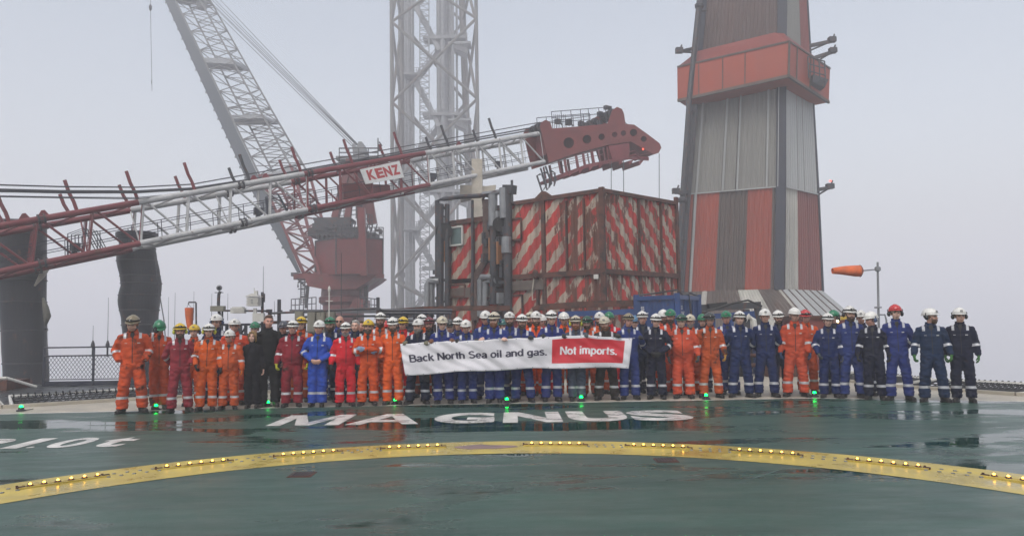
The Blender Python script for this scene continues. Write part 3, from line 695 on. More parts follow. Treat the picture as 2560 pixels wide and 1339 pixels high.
for t in (.255,.43,.58,.80):
    for d in (.3,.5): m.add([fb(t,.05,0),fb(t,1,0),fb(t,1,1),fb(t,.05,1),fb(t+.012,.05,0),fb(t+.012,1,0),fb(t+.012,1,1),fb(t+.012,.05,1)], [(0,1,2,3),(4,7,6,5),(0,4,5,1),(1,5,6,2),(2,6,7,3),(3,7,4,0)]); break
m.box(fb(.76,.85,.5),(1.2,1,1.6),.5); m.box(fb(.83,.5,.5),(1.0,1,1.6),.5)
build_split(m, 'cross_platform', steel_grey, r)
m = MB()
for i in range(15):
    p = fb(.30+i*.05, 1, 0); m.path([p, p+V((.25,0,.35)), p+V((.7,0,.55)), p+V((.9,0,.85))], .06, 6)
build_split(m, 'cable_guide', steel_grey, r)
m = MB(); m.path([fb(0,.2,.5), c_(760,690,1)], .25); m.beam(c_(745,690,1), c_(800,690,1), .4, .5); m.build('boom_foot', red_paint, r)
for a, bx in [(882,497),(886,508),(890,511),(894,520),(898,528),(903,541)]:
    rope('luffing_rope', [c_(a,362+abs(a-890)*.6,1.5), W(bx,-10,CY_+34)], .035, r, 1)
t = thing('crane_hook', 'thin wire with a small hook block hanging at upper left', 'crane hook', W(378,228,CY_+30))
MB().path([W(375,-40,CY_+30), W(378,120,CY_+30), W(380,228,CY_+30)], .03, 5).build('wire', cable_m, t)
fix(MB().lathe(W(376,22,CY_+30), [(.05,-.3),(.16,-.1),(.2,.3),(.05,.55)], 10).ell(W(379,205,CY_+30), (.07,.07,.25)).build('block', steel_dark, t))
# ------------------------------------------------------------------ derrick
DY = 125.0; DK = DY/92
r = thing('derrick', 'tall pale lattice drilling derrick fading into the fog', 'derrick', W(1085,770,DY))
def dz(y): return W(1090,y,DY).z
def leg(xt, xb, y, d=0): # x at y=0, x at y=460
    return W(xt+(xb-xt)*(y/460), y, DY+d)
chk = [(979,981,0,.26*DK),(1190,1196,0,.22*DK),(1004,1003,9,.46*DK),(1155,1172,9,.46*DK)]
ys = [-90,55,256,460,700,830]
m = MB()
for xt, xb, d, rr in chk:
    m.path([leg(xt,xb,y,d) for y in (-90,100,300,460,640,860)], rr, 10)
build_split(m, 'leg', far_white, r)
m = MB()
for i in range(5):
    a, b2 = ys[i], ys[i+1]
    for (f, g_) in ((0,1),(2,3),(0,2),(1,3)):
        A_, B_ = chk[f], chk[g_]
        off = -9 if g_ - f == 1 and f == 0 else 0
        m.tube(leg(*A_[:2],a,A_[2]), leg(*B_[:2],b2+off,B_[2]), .19*DK, n=8); m.tube(leg(*B_[:2],a+off,B_[2]), leg(*A_[:2],b2,A_[2]), .19*DK, n=8)
m.build('braces', far_white, r)
m = MB()
for x, rr, d in [(1014,.25,5),(1021,.35,5),(1030,.25,5),(1098,.4,4),(1106,.3,3),(1112,.30,4),(1122,.42,5),(1131,.2,3),(1141,.15,5)]:
    m.tube(W(x,-90,DY+d), W(x+4,860,DY+d), rr*DK, n=8)
build_split(m, 'riser_pipe', steel_grey, r)
m = MB()   # inner square mast with rungs
for x in (1049,1072):
    for d in (2,3.2): m.tube(W(x,-90,DY+d), W(x+2,860,DY+d), .1, n=5)
for i in range(62):
    y = -80+i*15; m.tube(W(1049,y,DY+2), W(1072,y,DY+2), .07, n=4); m.tube(W(1049,y,DY+2), W(1072,y+15,DY+2), .06, n=4); m.tube(W(1049,y+8,DY+3.2), W(1072,y,DY+3.2), .06, n=4); m.tube(W(1049,y,DY+2), W(1049,y+7,DY+3.2), .06, n=4)
m.build('ladder_mast', steel_grey, r)
def stair(xa, ya, xb, yb, d):
    A_ = W(xa,ya,DY+d); B_ = W(xb,yb,DY+d); n = 16
    for k in (0,1.1):
        m.beam(A_+V((0,k,0)), B_+V((0,k,0)), .2, .7); m.tube(A_+V((0,k,1.1)), B_+V((0,k,1.1)), .06, n=5)
        for i in range(7): p = A_.lerp(B_,i/6)+V((0,k,0)); m.tube(p, p+V((0,0,1.5)), .07, n=5)
    for i in range(n): p = A_.lerp(B_,(i+.5)/n); m.box(p+V((0,.5,0)), (.8,1.1,.12))
m = MB()
for y in (15,205,395,585):
    stair(1035,y-5,1098,y+110,3); stair(1098,y+110,1036,y+190,6)
build_split(m, 'stair', steel_grey, r)
m = MB()
for y in (100,290,480,670):
    m.box(W(1112,y,DY+4), (7.5,3,.5)); rails(m, [W(1090,y-2,DY+2.5), W(1168,y-2,DY+2.5)], 1.1, .05, 6)
    m.box(W(1150,y+14,DY+4), (4,3,.4)); m.prism([W(1128,y+8,DY+3),W(1168,y+20,DY+3),W(1166,y+34,DY+3),W(1130,y+18,DY+3)], (0,3,0)); rails(m, [W(1140,y+20,DY+2.5), W(1168,y+28,DY+2.5)], 1.1, .05, 4)
for y in (180,375,565): m.box(W(1030,y+10,DY+3), (2.6,3,.3)); rails(m, [W(1022,y+8,DY+1.5), W(1048,y+8,DY+1.5)], 1.3, .05, 4)
build_split(m, 'landing', steel_grey, r)
# ------------------------------------------------------------------ striped module
def stripes(name, origin, d, period, slope, rust_fn):
    m = bpy.data.materials.new(name); m.use_nodes = True; nt = m.node_tree; b = nt.nodes['Principled BSDF']; L = nt.links.new
    ge = nd(nt, 'ShaderNodeNewGeometry'); sb = nd(nt, 'ShaderNodeVectorMath', operation='SUBTRACT'); L(ge.outputs['Position'], sb.inputs[0]); sb.inputs[1].default_value = origin
    dt = nd(nt, 'ShaderNodeVectorMath', operation='DOT_PRODUCT'); L(sb.outputs[0], dt.inputs[0]); dt.inputs[1].default_value = d
    sp = nd(nt, 'ShaderNodeSeparateXYZ'); L(sb.outputs[0], sp.inputs[0])
    ma = nd(nt, 'ShaderNodeMath', operation='MULTIPLY_ADD'); L(dt.outputs['Value'], ma.inputs[0]); ma.inputs[1].default_value = slope; L(sp.outputs['Z'], ma.inputs[2])
    wob = nd(nt, 'ShaderNodeTexNoise', Scale=1.6, Detail=5.0); L(ge.outputs['Position'], wob.inputs['Vector'])
    m2 = nd(nt, 'ShaderNodeMath', operation='MULTIPLY_ADD'); L(wob.outputs[0], m2.inputs[0]); m2.inputs[1].default_value = .30; L(ma.outputs[0], m2.inputs[2])
    dv = nd(nt, 'ShaderNodeMath', operation='DIVIDE'); L(m2.outputs[0], dv.inputs[0]); dv.inputs[1].default_value = period
    fr = nd(nt, 'ShaderNodeMath', operation='FRACT'); L(dv.outputs[0], fr.inputs[0])
    st = nd(nt, 'ShaderNodeMath', operation='GREATER_THAN'); L(fr.outputs[0], st.inputs[0]); st.inputs[1].default_value = .54
    mx = nd(nt, 'ShaderNodeMix', data_type='RGBA'); L(st.outputs[0], mx.inputs['Factor']); mx.inputs['A'].default_value = (.42,.030,.024,1); mx.inputs['B'].default_value = (.41,.34,.27,1)
    # grime
    gm = nd(nt, 'ShaderNodeMapping'); L(ge.outputs['Position'], gm.inputs[0]); gm.inputs['Scale'].default_value = (2.6,2.6,.45)
    n1 = nd(nt, 'ShaderNodeTexNoise', Scale=1.0, Detail=8.0, Roughness=.65); L(gm.outputs[0], n1.inputs['Vector'])
    r1 = nd(nt, 'ShaderNodeMapRange'); r1.inputs['From Min'].default_value = .35; r1.inputs['From Max'].default_value = .65; r1.inputs['To Min'].default_value = .55; r1.inputs['To Max'].default_value = 1.1; L(n1.outputs[0], r1.inputs[0])
    sc = nd(nt, 'ShaderNodeVectorMath', operation='SCALE'); L(mx.outputs['Result'], sc.inputs[0]); L(r1.outputs[0], sc.inputs['Scale'])
    # rust: patches at the seams dripping down
    g2 = nd(nt, 'ShaderNodeMapping'); L(ge.outputs['Position'], g2.inputs[0]); g2.inputs['Scale'].default_value = (2.2,2.2,.62); g2.inputs['Location'].default_value = (3,1,7)
    n2 = nd(nt, 'ShaderNodeTexNoise', Scale=1.5, Detail=9.0, Roughness=.72); L(g2.outputs[0], n2.inputs['Vector'])
    fall = nd(nt, 'ShaderNodeMapRange'); L(dt.outputs['Value'], fall.inputs[0]); a, bb, c, dd = rust_fn
    fall.inputs['From Min'].default_value = a; fall.inputs['From Max'].default_value = bb; fall.inputs['To Min'].default_value = c; fall.inputs['To Max'].default_value = dd
    ad = nd(nt, 'ShaderNodeMath', operation='ADD'); L(n2.outputs[0], ad.inputs[0]); L(fall.outputs[0], ad.inputs[1])
    r2 = nd(nt, 'ShaderNodeMapRange'); r2.inputs['From Min'].default_value = .60; r2.inputs['From Max'].default_value = .64; L(ad.outputs[0], r2.inputs[0])
    rc = nd(nt, 'ShaderNodeMix', data_type='RGBA'); L(n1.outputs[0], rc.inputs['Factor']); rc.inputs['A'].default_value = (.16,.045,.018,1); rc.inputs['B'].default_value = (.035,.018,.016,1)
    m3 = nd(nt, 'ShaderNodeMix', data_type='RGBA'); L(r2.outputs[0], m3.inputs['Factor']); L(sc.outputs[0], m3.inputs['A']); L(rc.outputs['Result'], m3.inputs['B'])
    # thin orange weeping
    g3 = nd(nt, 'ShaderNodeMapping'); L(ge.outputs['Position'], g3.inputs[0]); g3.inputs['Scale'].default_value = (9,9,.5)
    n3 = nd(nt, 'ShaderNodeTexNoise', Scale=1.3, Detail=4.0); L(g3.outputs[0], n3.inputs['Vector'])
    r3 = nd(nt, 'ShaderNodeMapRange'); r3.inputs['From Min'].default_value = .58; r3.inputs['From Max'].default_value = .72; r3.inputs['To Max'].default_value = .7; L(n3.outputs[0], r3.inputs[0])
    m4 = nd(nt, 'ShaderNodeMix', data_type='RGBA'); L(r3.outputs[0], m4.inputs['Factor']); L(m3.outputs['Result'], m4.inputs['A']); m4.inputs['B'].default_value = (.22,.075,.03,1)
    L(m4.outputs['Result'], b.inputs['Base Color']); b.inputs['Roughness'].default_value = .6
    return m
MC = V((W(1508,600,27).x, 27, 0)); ML = V((W(1122,560,32).x, 32, 0)); MR = V((W(1692,560,30.2).x, 30.2, 0))
dL = (ML-MC).normalized(); dR = (MR-MC).normalized(); LL = (ML-MC).length; LR = (MR-MC).length
ZT = W(1508,476,27).z; ZM = W(1508,678,27).z
matL = stripes('striped_rusty_paint_long_side', MC, dL, .98, 1.02, (0,4.2,.165,-.015))
matR = stripes('striped_rusty_paint_end', MC, dR, 1.0, 1.3, (0,5,.105,.07))
mod = thing('striped_module', 'rusty red and cream diagonally striped two-storey steel cabin block', 'module', MC)
def wall(mb, P, d, L0, L1, z0, z1, nrm, pitch=.30, dep=.06):
    x = L0; prof = []
    while x < L1 - .01:
        for f, o in ((0,0),(.35,0),(.5,dep),(.85,dep),(1,0)):
            xx = x+f*pitch
            if xx <= L1: prof.append((xx, o))
        x += pitch
    prof.append((L1,0)); vs = []
    for xx, o in prof:
        p = P + d*xx + nrm*(-o); vs += [(p.x,p.y,z0),(p.x,p.y,z1)]
    mb.add(vs, [(2*i,2*i+1,2*i+3,2*i+2) for i in range(len(prof)-1)])
nL = V((dL.y,-dL.x,0)); nL = nL if nL.y < 0 else -nL
nR = V((dR.y,-dR.x,0)); nR = nR if nR.y < 0 else -nR
def mpx(px, face=0):  # distance along the face where pixel column px falls
    lo, hi = 0, (LL if face == 0 else LR)
    for _ in range(30):
        q = (lo+hi)/2; p = MC + (dL if face == 0 else dR)*q
        x = 1280+FPX*p.x/p.y
        if (x > px) == (face == 0): lo = q
        else: hi = q
    return lo
s1, s2, s3, s4, s5 = mpx(1362), mpx(1281), mpx(1240), mpx(1182), mpx(1124)
for z0, z1 in ((ZM+.10, ZT-.04), (.1, ZM-.10)):
    m = MB(); wall(m, MC, dL, .12, s2, z0, z1, nL); wall(m, MC, dL, s3, s5, z0, z1-(.42 if z1 > ZM else 0), nL); m.build('long_wall', matL, mod)
    m = MB(); wall(m, MC, dR, .12, LR-.1, z0, z1, nR, pitch=.26); m.build('end_wall', matR, mod)
m = MB()   # recess behind the pipework, back and roof
bk = MC + dL*LL + dR*LR
m.prism([MC+dL*.1+dR*.1+V((0,0,ZT-.02)), ML+V((0,0,ZT-.4))+dR*.1, bk+V((0,0,ZT-.4)), MR+V((0,0,ZT-.02))], (0,0,-.06))
m.add([MC+dL*s2-nL*.5, MC+dL*s3-nL*.5, MC+dL*s3-nL*.5+V((0,0,ZT-.3)), MC+dL*s2-nL*.5+V((0,0,ZT-.3)), MC+dL*s2, MC+dL*s2+V((0,0,ZT-.3)), MC+dL*s3, MC+dL*s3+V((0,0,ZT-.3))], [(0,1,2,3),(0,3,5,4),(1,6,7,2)])
m.add([ML, bk, bk+V((0,0,ZT-.4)), ML+V((0,0,ZT-.4)), MR, MR+V((0,0,ZT-.4))], [(0,1,2,3),(1,4,5,2)])
m.build('roof_and_back', rusty, mod)
m = MB()   # frame beams
up = V((0,0,1))
def vb(P, d, n, s, w_=.16, z0=0, z1=None, o=.03): p = P+d*s+n*o; m.beam((p.x,p.y,z0), (p.x,p.y,z1 or ZT), w_, .12, up=n)
for s in (s1,): vb(MC, dL, nL, s)
vb(MC, dL, nL, mpx(1510), .2, 0, ZT+.12); vb(MC, dR, nR, LR-.05, .16, 0, ZT+.25)
for z in (ZT, ZM): m.beam(MC+nL*.04+up*z+dL*.0, MC+dL*s2+nL*.04+up*z, .10, .2 if z == ZM else .15); m.beam(MC+nR*.04+up*z, MC+dR*LR+nR*.04+up*z, .10, .18 if z == ZM else .14)
m.beam(MC+nL*.03+up*(ZT-.45)+dL*s3, MC+dL*s5+nL*.03+up*(ZT-.45), .12, .2)
vb(MC, dL, nL, mpx(1184), .12, 0, ZT-.4); vb(MC, dL, nL, s5, .14, 0, ZT-.4)
vb(MC, dL, nL, mpx(1345), .08, 1.2, ZM); 
p = MC+dL*s1+up*ZT; m.prism([p+dL*-.4+nL*.05+up*.08, p+dL*.4+nL*.05+up*.08, p+dL*.08+nL*.05+up*.3, p-dL*.08+nL*.05+up*.3], -nL*.12)
for px in (1420,1465): vb(MC, dL, nL, mpx(px), .05, ZM, ZT-.2, .045)
for q in (.45,.75): vb(MC, dR, nR, LR*q, .03, 0, ZT-.1, .045)
m.build('frame_beams', rusty, mod)
m = MB(); z = ZM
m.beam(MC+dL*s1+nL*.09+up*(z-.35), MC+dL*s2+nL*.09+up*(z-.35), .04, .38); m.beam(MC+dL*mpx(1240)+nL*.09+up*(z-.5), MC+dL*mpx(1126)+nL*.09+up*(z-.5), .04, .42)
m.build('cover_strip', brownband, mod)
def panel(px0, px1, y0_, y1_, name, mat, frame=None, d=.07):
    a, b = mpx(px0), mpx(px1); s = (a+b)/2; P = MC+dL*s; zt = W(px0, y0_, P.y).z; zb = W(px0, y1_, P.y).z
    m = MB(); A_, B_ = MC+dL*a+nL*d, MC+dL*b+nL*d; m.prism([A_+up*zb, B_+up*zb, B_+up*zt, A_+up*zt], -nL*.05); o = m.build(name, mat, mod)
    if frame:
        m = MB()
        for u, v in ((A_+up*zb, B_+up*zb),(B_+up*zt, A_+up*zt)): m.beam(u+nL*.02, v+nL*.02, .06, .07)
        for u, v in ((A_+up*zb, A_+up*zt),(B_+up*zb, B_+up*zt)): m.beam(u+nL*.02, v+nL*.02, .07, .06, up=nL)
        m.build('frame', frame, o)
    return o
panel(1128,1160,568,613,'window',glass,offwhite)
rp = M('orange_rust_panel', (.30,.13,.05), .6, var=.5, vs=3, streak=3, rust=.3, rs=2)
for a in [(1276,1308,548,600),(1276,1308,738,800)]: panel(*a, 'hatch_cover', matL, rusty)
panel(1128,1165,712,742,'hatch_cover',matL,rusty); panel(1488,1499,686,697,'notice_plate',offwhite,None,.1)
m = MB(); p = MC+dL*mpx(1345)+nL*.2; 
m.path([p+up*(ZM+.12), p+dL*.05+up*(ZM-.1), p+dL*.14+up*(ZM-.6), p+dL*.1+nL*.05+up*(ZM-.95), p-dL*.02+up*(ZM-.9)], .025, 6); m.build('coiled_hose', cream, mod)
fix(MB().ell(p+up*(ZM+.05)-dL*.02, (.12,.12,.2)).build('valve', rusty, mod))
# pipework in front of the recess
def mp(px, y, off=.3):
    s = mpx(px); P = MC+dL*s+nL*off; return W(px, y, P.y)
r = thing('pipe_stack', 'dark and grey pipes rising in front of the striped module', 'pipework', mp(1250,790))
m = MB()
for px in (1270,): m.tube(mp(px,800,.35), mp(px,470,.35), .17, n=12); 
m.tube(mp(1234,760,.35), mp(1234,480,.35), .16, n=12)
m.path([mp(1093,700,.5), mp(1093,502,.5), mp(1110,497,.5), mp(1150,492,.5), mp(1200,489,.5), mp(1255,478,.5)], .10, 8)
for px in (1100,1118): m.tube(mp(px,800,.5), mp(px,510,.5), .16 if px == 1100 else .1, n=10)
m.tube(mp(1181,770,.35), mp(1181,500,.35), .06); m.beam(mp(1262,474,.3), mp(1285,474,.3), .35, .35); m.box(mp(1280,480,.2),(.1,.4,.9))
build_split(m, 'black_pipe', steel_dark, r, grow=0)
m = MB(); m.tube(mp(1232,565,.52), mp(1232,487,.52), .18, n=12); m.tube(mp(1260,545,.52), mp(1258,470,.52), .17, n=12); m.path([mp(1208,485,.5), mp(1240,482,.5), mp(1262,475,.5)], .1, 10); m.tube(mp(1266,632,.54), mp(1266,592,.54), .2, n=12)
m.path([mp(1230,692,.5), mp(1204,692,.5), mp(1200,700,.5), mp(1200,790,.5)], .12, 10); m.path([mp(1240,700,.4), mp(1214,705,.4), mp(1212,800,.4)], .13, 10)
m.path([mp(1096,702,.8), mp(1072,702,.8), mp(1068,712,.8), mp(1068,780,.8)], .13, 10); m.tube(mp(1078,708,.6), mp(1078,780,.6), .15, n=10)
build_split(m, 'grey_pipe', galv, r, grow=.0)
m = MB()
for k in range(5):
    o = k*3.5; m.path([mp(1206+o,498,.25), mp(1209+o,520,.25), mp(1208+o,620,.25), mp(1208+o*.9,650,.25), mp(1196+o,668,.25), mp(1180+o*.9,695,.25), mp(1176+o,730,.25), mp(1180+o,800,.25)], .035, 6)
for y in range(520,800,22):
    x = 1206 if y < 640 else 1206-(y-640)*.5 if y < 700 else 1177
    m.beam(mp(x,y,.22), mp(x+16,y,.22), .05, .05)
m.path([mp(1206,500,.3), mp(1212,490,.3), mp(1222,492,.3), mp(1228,505,.3)], .05, 6)
m.build('cable_run', M('cable_sheath', (.10,.06,.05), .6, var=.5, vs=6), r)
m = MB(); random.seed(3)
for i in range(46):
    px = random.choice([random.uniform(1088,1122), random.uniform(1215,1275), random.uniform(1222,1272)]); y = random.uniform(515,790)
    m.box(mp(px,y,random.uniform(0,.3)), (random.uniform(.15,.5),.2,random.uniform(.1,.45)), .6)
for y in (520,600,640,700,745): m.beam(mp(1088,y,.2), mp(1122,y,.2), .1, .12); m.beam(mp(1222,y+5,.15), mp(1275,y+5,.15), .1, .12)
build_split(m, 'bracket', steel_dark, r)
m = MB()
for px, y, s in [(1108,555,.35),(1098,640,.3),(1250,540,.35),(1254,745,.4),(1108,740,.35),(1098,560,.25)]: m.box(mp(px,y,.45), (s,.15,s*1.1), .6)
build_split(m, 'junction_box', steel_grey, r)
m = MB()
for px, y in [(1110,628),(1228,622),(1248,632),(1095,640)]: m.box(mp(px,y,.42), (.22,.1,.9), .6)
build_split(m, 'rusty_panel', rp, r)
for px, y, q in [(1110,578,.36),(1250,560,.3)]: MB().tube(mp(px,y,.5), mp(px,y,.62), q, n=20).build('fan_ring', black_m, r)
# ------------------------------------------------------------------ clad flare tower
TY = 50.0
tower = thing('clad_tower', 'tall tapering clad tower with orange and grey panels and an orange collar', 'tower', W(1900,800,TY))
LV = {0:(1703,1952,2057), 1:(1718,1956,2046), 2:(1739,1958,2033), 3:(1757,1960,2020)}
LY = {0:722, 1:466, 2:195, 3:-10}
def tp(yc, s):
    """tower outline corners at the height where the near corner is seen at pixel row yc: s 0 left,1 corner,2 right"""
    K = [(722,(1703,1952,2057)),(466,(1718,1956,2046)),(195,(1739,1958,2033)),(-10,(1757,1960,2020)),(-120,(1766,1961,2014))]
    for (ya, a), (yb, b) in zip(K[:-1], K[1:]):
        if yc >= yb or yb == -120:
            f = (ya-yc)/(ya-yb); px = a[s]+(b[s]-a[s])*f; break
    z = W(1956, yc, TY).z; Y = (TY+2.6, TY, TY+3.5)[s]
    hx = px - 1280; x = hx/FPX*Y*1.0
    # solve x for pixel column at that height
    p = W(px, 400, Y); 
    for _ in range(6):
        r0 = ray(px, 0); 
        # column px at world height z: find py
        lo, hi = -400, 1300
        for _ in range(30):
            mm = (lo+hi)/2
            if W(px,mm,Y).z > z: lo = mm
            else: hi = mm
        p = W(px, lo, Y); break
    return V((p.x, p.y, z))
def tf(face, u, yc):
    a, b = (tp(yc,0), tp(yc,1)) if face == 0 else (tp(yc,1), tp(yc,2)); return a.lerp(b, u)
def tower_panel(name, mat, face, u0, u1, y0_, y1_, ribs=None, off=0, parent=tower, dep=.09):
    m = MB(); a, b = tf(face,0,400), tf(face,1,400); d = (b-a).normalized(); n = V((d.y,-d.x,0)); n = n if n.y < 0 else -n
    L = (b-a).length*(u1-u0); k = ribs or max(1, int(L/.28)); prof = []
    for i in range(k):
        for f, o in ((0,0),(.3,0),(.45,dep),(.85,dep)): prof.append((u0+(u1-u0)*(i+f)/k, o))
    prof.append((u1,0)); vs = []
    for u, o in prof: vs += [tf(face,u,y0_)+n*(off-o), tf(face,u,y1_)+n*(off-o)]
    m.add(vs, [(2*i,2*i+2,2*i+3,2*i+1) for i in range(len(prof)-1)]); return m.build(name, mat, parent)
t_or = M('tower_orange', (.29,.040,.013), .55, var=.2, vs=.5, streak=3)
t_or2 = M('tower_red_faded', (.19,.035,.026), .55, var=.2, vs=.5, streak=3)
t_gr = M('tower_grey_cladding', (.20,.197,.178), .5, var=.10, vs=.5, streak=5)
t_lt = M('tower_pale_cladding', (.36,.37,.36), .5, var=.15, vs=.5, streak=5)
t_br = M('tower_brown_cladding', (.09,.065,.052), .65, var=.35, vs=.9, streak=5, rust=.2, rs=1.2, rcol=(.09,.05,.035))
t_dk = M('tower_dark_cladding', (.085,.052,.045), .6, var=.25, vs=.6, streak=4)
t_pk = M('tower_pale_weathered', (.40,.39,.35), .6, var=.35, vs=.8, streak=5)
P_ = tower_panel
for u0,u1,mt in [(0,.07,t_or),(.07,.10,t_br),(.10,.35,t_or),(.35,.65,t_br),(.65,.90,t_or),(.90,.95,t_br)]: P_('cladding_panel', mt, 0, u0, u1, 722, 466, dep=.13 if mt is t_br else .06)
for u0,u1 in [(0,.09),(.095,.37),(.375,.52),(.525,.83),(.835,.95)]: P_('cladding_panel', t_gr, 0, u0+.004, u1-.004, 466, 195, dep=.05)
P_('cladding_panel', t_dk, 0, 0, .95, 120, -100, dep=.05)
for u0,u1,mt in [(.1,.4,t_pk),(.4,.68,t_or2),(.69,.97,t_or2)]: P_('cladding_panel', mt, 1, u0, u1, 722, 466)
for u0,u1 in [(.1,.42),(.43,.6),(.61,.97)]: P_('cladding_panel', t_lt, 1, u0, u1, 466, 195, dep=.04)
for u0,u1,mt in [(.1,.62,t_gr),(.63,.97,t_or2)]: P_('cladding_panel', mt, 1, u0, u1, 120, -100, dep=.04)
m = MB()   # battens
def bat(face, u, y0_, y1_, w_, mb):
    a, b = tf(face,u,y0_), tf(face,u,y1_); mb.beam(a+V((0,-.10,0)), b+V((0,-.10,0)), w_, .14, up=(0,-1,0))
for u in (.09,.10,.372,.382,.525,.532,.83,.838,.945): bat(0,u,466,200,.05,m)
for u in (.085,.096): bat(0,u,722,466,.07,m)
m.beam(tf(0,0,466)+V((0,-.08,0)), tf(0,.95,466)+V((0,-.08,0)), .08, .08); m.beam(tf(1,.1,466)+V((0,-.08,0)), tf(1,1,466)+V((0,-.08,0)), .08, .08)
m.build('pale_battens', t_lt, tower)
m = MB()
a = [tp(y,1) for y in (724,466,195,-100)]
for p, q in zip(a[:-1], a[1:]):
    m.prism([p+V((-.42,.02,0)), p+V((.18,-.12,0)), q+V((.18,-.12,0)), q+V((-.42,.02,0))], (.12,.6,0))
for y0_, y1_ in ((724,466),(466,-100)): m.beam(tp(y0_,0), tp(y1_,0), .35, .35); m.beam(tp(y0_,2), tp(y1_,2), .12, .2)
build_split(m, 'corner_post', steel_navy, tower, grow=0)
m = MB()   # hidden back faces keep the tower closed
for ya, yb in ((722,466),(466,195),(195,-100)):
    for s in (0,2):
        A_, B_ = tp(ya,s), tp(yb,s); c1 = V((tp(ya,1).x-1.5, TY+7, A_.z)); c2 = V((tp(yb,1).x-1.5, TY+7, B_.z)); m.add([A_,B_,c2,c1], [(0,1,2,3)])
m.build('back_cladding', t_dk, tower)
def ringp(px, y, Y): return W(px, y, Y)
m = MB()   # orange collar
A0, A1 = W(1693,168,TY+1.4), W(1694,252,TY+1.4); B0, B1 = W(1973,104,TY-1.8), W(1971,190,TY-1.8); C0, C1 = W(2075,172,TY+3.2), W(2072,256,TY+3.2)
zt_, zb_ = (A0.z+B0.z)/2, (A1.z+B1.z)/2
for p in (A0,B0,C0): p.z = B0.z if p is B0 else p.z
bk0 = V((B0.x-2, TY+9, C0.z)); bk1 = V((B1.x-2, TY+9, C1.z))
m.add([A0,B0,C0,bk0,A1,B1,C1,bk1], [(0,1,5,4),(1,2,6,5),(2,3,7,6),(3,0,4,7),(4,5,6,7)])
col_ = m.build('collar', t_or, tower)
m = MB()
for q in (.2,.42,.62): a, b = A0.lerp(B0,q), A1.lerp(B1,q); m.beam(a+V((0,-.03,0)), b+V((0,-.03,0)), .05, .05, up=(0,-1,0))
for q in (.18,.5): a, b = B0.lerp(C0,q), B1.lerp(C1,q); m.beam(a+V((0,-.05,0)), b+V((0,-.05,0)), .08, .05, up=(0,-1,0))
m.beam(A0,B0,.12,.12); m.beam(B0,C0,.12,.12); m.beam(A1,B1,.14,.2); m.beam(B1,C1,.14,.2); m.beam(B0+V((0,-.04,0)),B1+V((0,-.04,0)),.12,.1,up=(0,-1,0)); m.build('collar_trim', t_br, tower)
m = MB()
ta_, tb2, tc_ = W(1745,128,TY+2.4), W(1935,82,TY-.25), W(1960,84,TY-.2); td_ = W(2022,130,TY+3.4)
m.add([A0,B0,tc_,tb2,ta_], [(0,1,2,3,4)]); m.add([B0,C0,td_,tc_], [(0,1,2,3)]); m.build('collar_roof', t_or2, tower)
m = MB()   # balcony on the right side
q = [W(2022,195,TY+1), W(2060,208,TY+2), W(2050,228,TY+2), W(2020,215,TY+1)]
m.prism(q, (0,-.8,0)); rails(m, [W(2022,195,TY), W(2064,206,TY+1)], 1.5, .05, 3); m.build('balcony', steel_dark, tower)
m = MB()   # skirt
def sk(face, u, f):
    top = tf(face,u,722); o = (V((-1.2,-.4,0)), V((1.3,-2.2,0)), V((3.2,.3,0))); a, b = (o[0],o[1]) if face == 0 else (o[1],o[2])
    return top + (a.lerp(b,u) + V((0,0,-2.7)))*f
skp = {t_br: MB(), t_pk: MB(), t_lt: MB(), t_dk: MB()}
for u0,u1,mt in [(0,.22,t_br),(.22,.27,t_pk),(.27,.58,t_br),(.58,.78,t_pk),(.78,.97,t_br),(.97,1,t_pk)]:
    k = max(1,int((u1-u0)/.028)); mb = skp[mt]
    for i in range(k):
        a, b = u0+(u1-u0)*i/k, u0+(u1-u0)*(i+1)/k; c = (a+b)/2; n = V((0,-.05,.03))
        mb.add([sk(0,a,0),sk(0,c,0)+n,sk(0,b,0),sk(0,a,1),sk(0,c,1)+n,sk(0,b,1)], [(0,1,4,3),(1,2,5,4)])
for i in range(6): skp[t_lt].add([sk(1,i/6+.008,0),sk(1,(i+1)/6-.008,0),sk(1,(i+1)/6-.008,1),sk(1,i/6+.008,1)], [(0,1,2,3)]); skp[t_dk].beam(sk(1,i/6,0)+V((0,-.02,0)), sk(1,i/6,1)+V((0,-.02,0)), .1, .08)
for mt, mb in skp.items(): build_split(mb, 'skirt_panel', mt, tower, grow=0)
m = MB()
for px0, px1, dx in ((1705,1698,0),):
    m.tube(W(1753,-40,TY+1), W(1722,262,TY+1), .2, n=8); m.tube(W(1723,262,TY+1), W(1690,730,TY+1), .2, n=8)
    m.tube(W(1738,262,TY+1.5), W(1700,725,TY+1.5), .22, n=8)
for y in (28,280,480,500,600,690): x = 1753-(y+40)*.088; m.beam(W(x,y,TY+1), W(x+18,y,TY+1.5), .12)
for y in (15,500): x = 1753-(y+40)*.088; m.lathe(W(x,y,TY+1), [(.2,-.2),(.32,-.1),(.32,.1),(.2,.2)], 10)
m.build('side_pipes', steel_dark, tower)
def arm(pts, lamp=None):
    mb = MB(); mb.beam(pts[0], pts[1], .22, .22); mb.tube(pts[0]-V((0,0,.35)), pts[1], .06); mb.box(pts[1]+V((0,0,.1)), (.5,.4,.35)); mb.tube(pts[1], pts[1]+V((.2,0,.5)), .06)
    o = mb.build('lamp_arm', steel_dark, tower)
    if lamp: MB().ell(pts[1]+V((0,-.1,.45)), .055).build('lamp', red_lamp, o)
arm([W(1742,120,TY+1.5), W(1698,130,TY+1)]); arm([W(2024,115,TY+2), W(2080,103,TY+1.5)]); arm([W(2036,145,TY+2), W(2082,130,TY+1.5)])
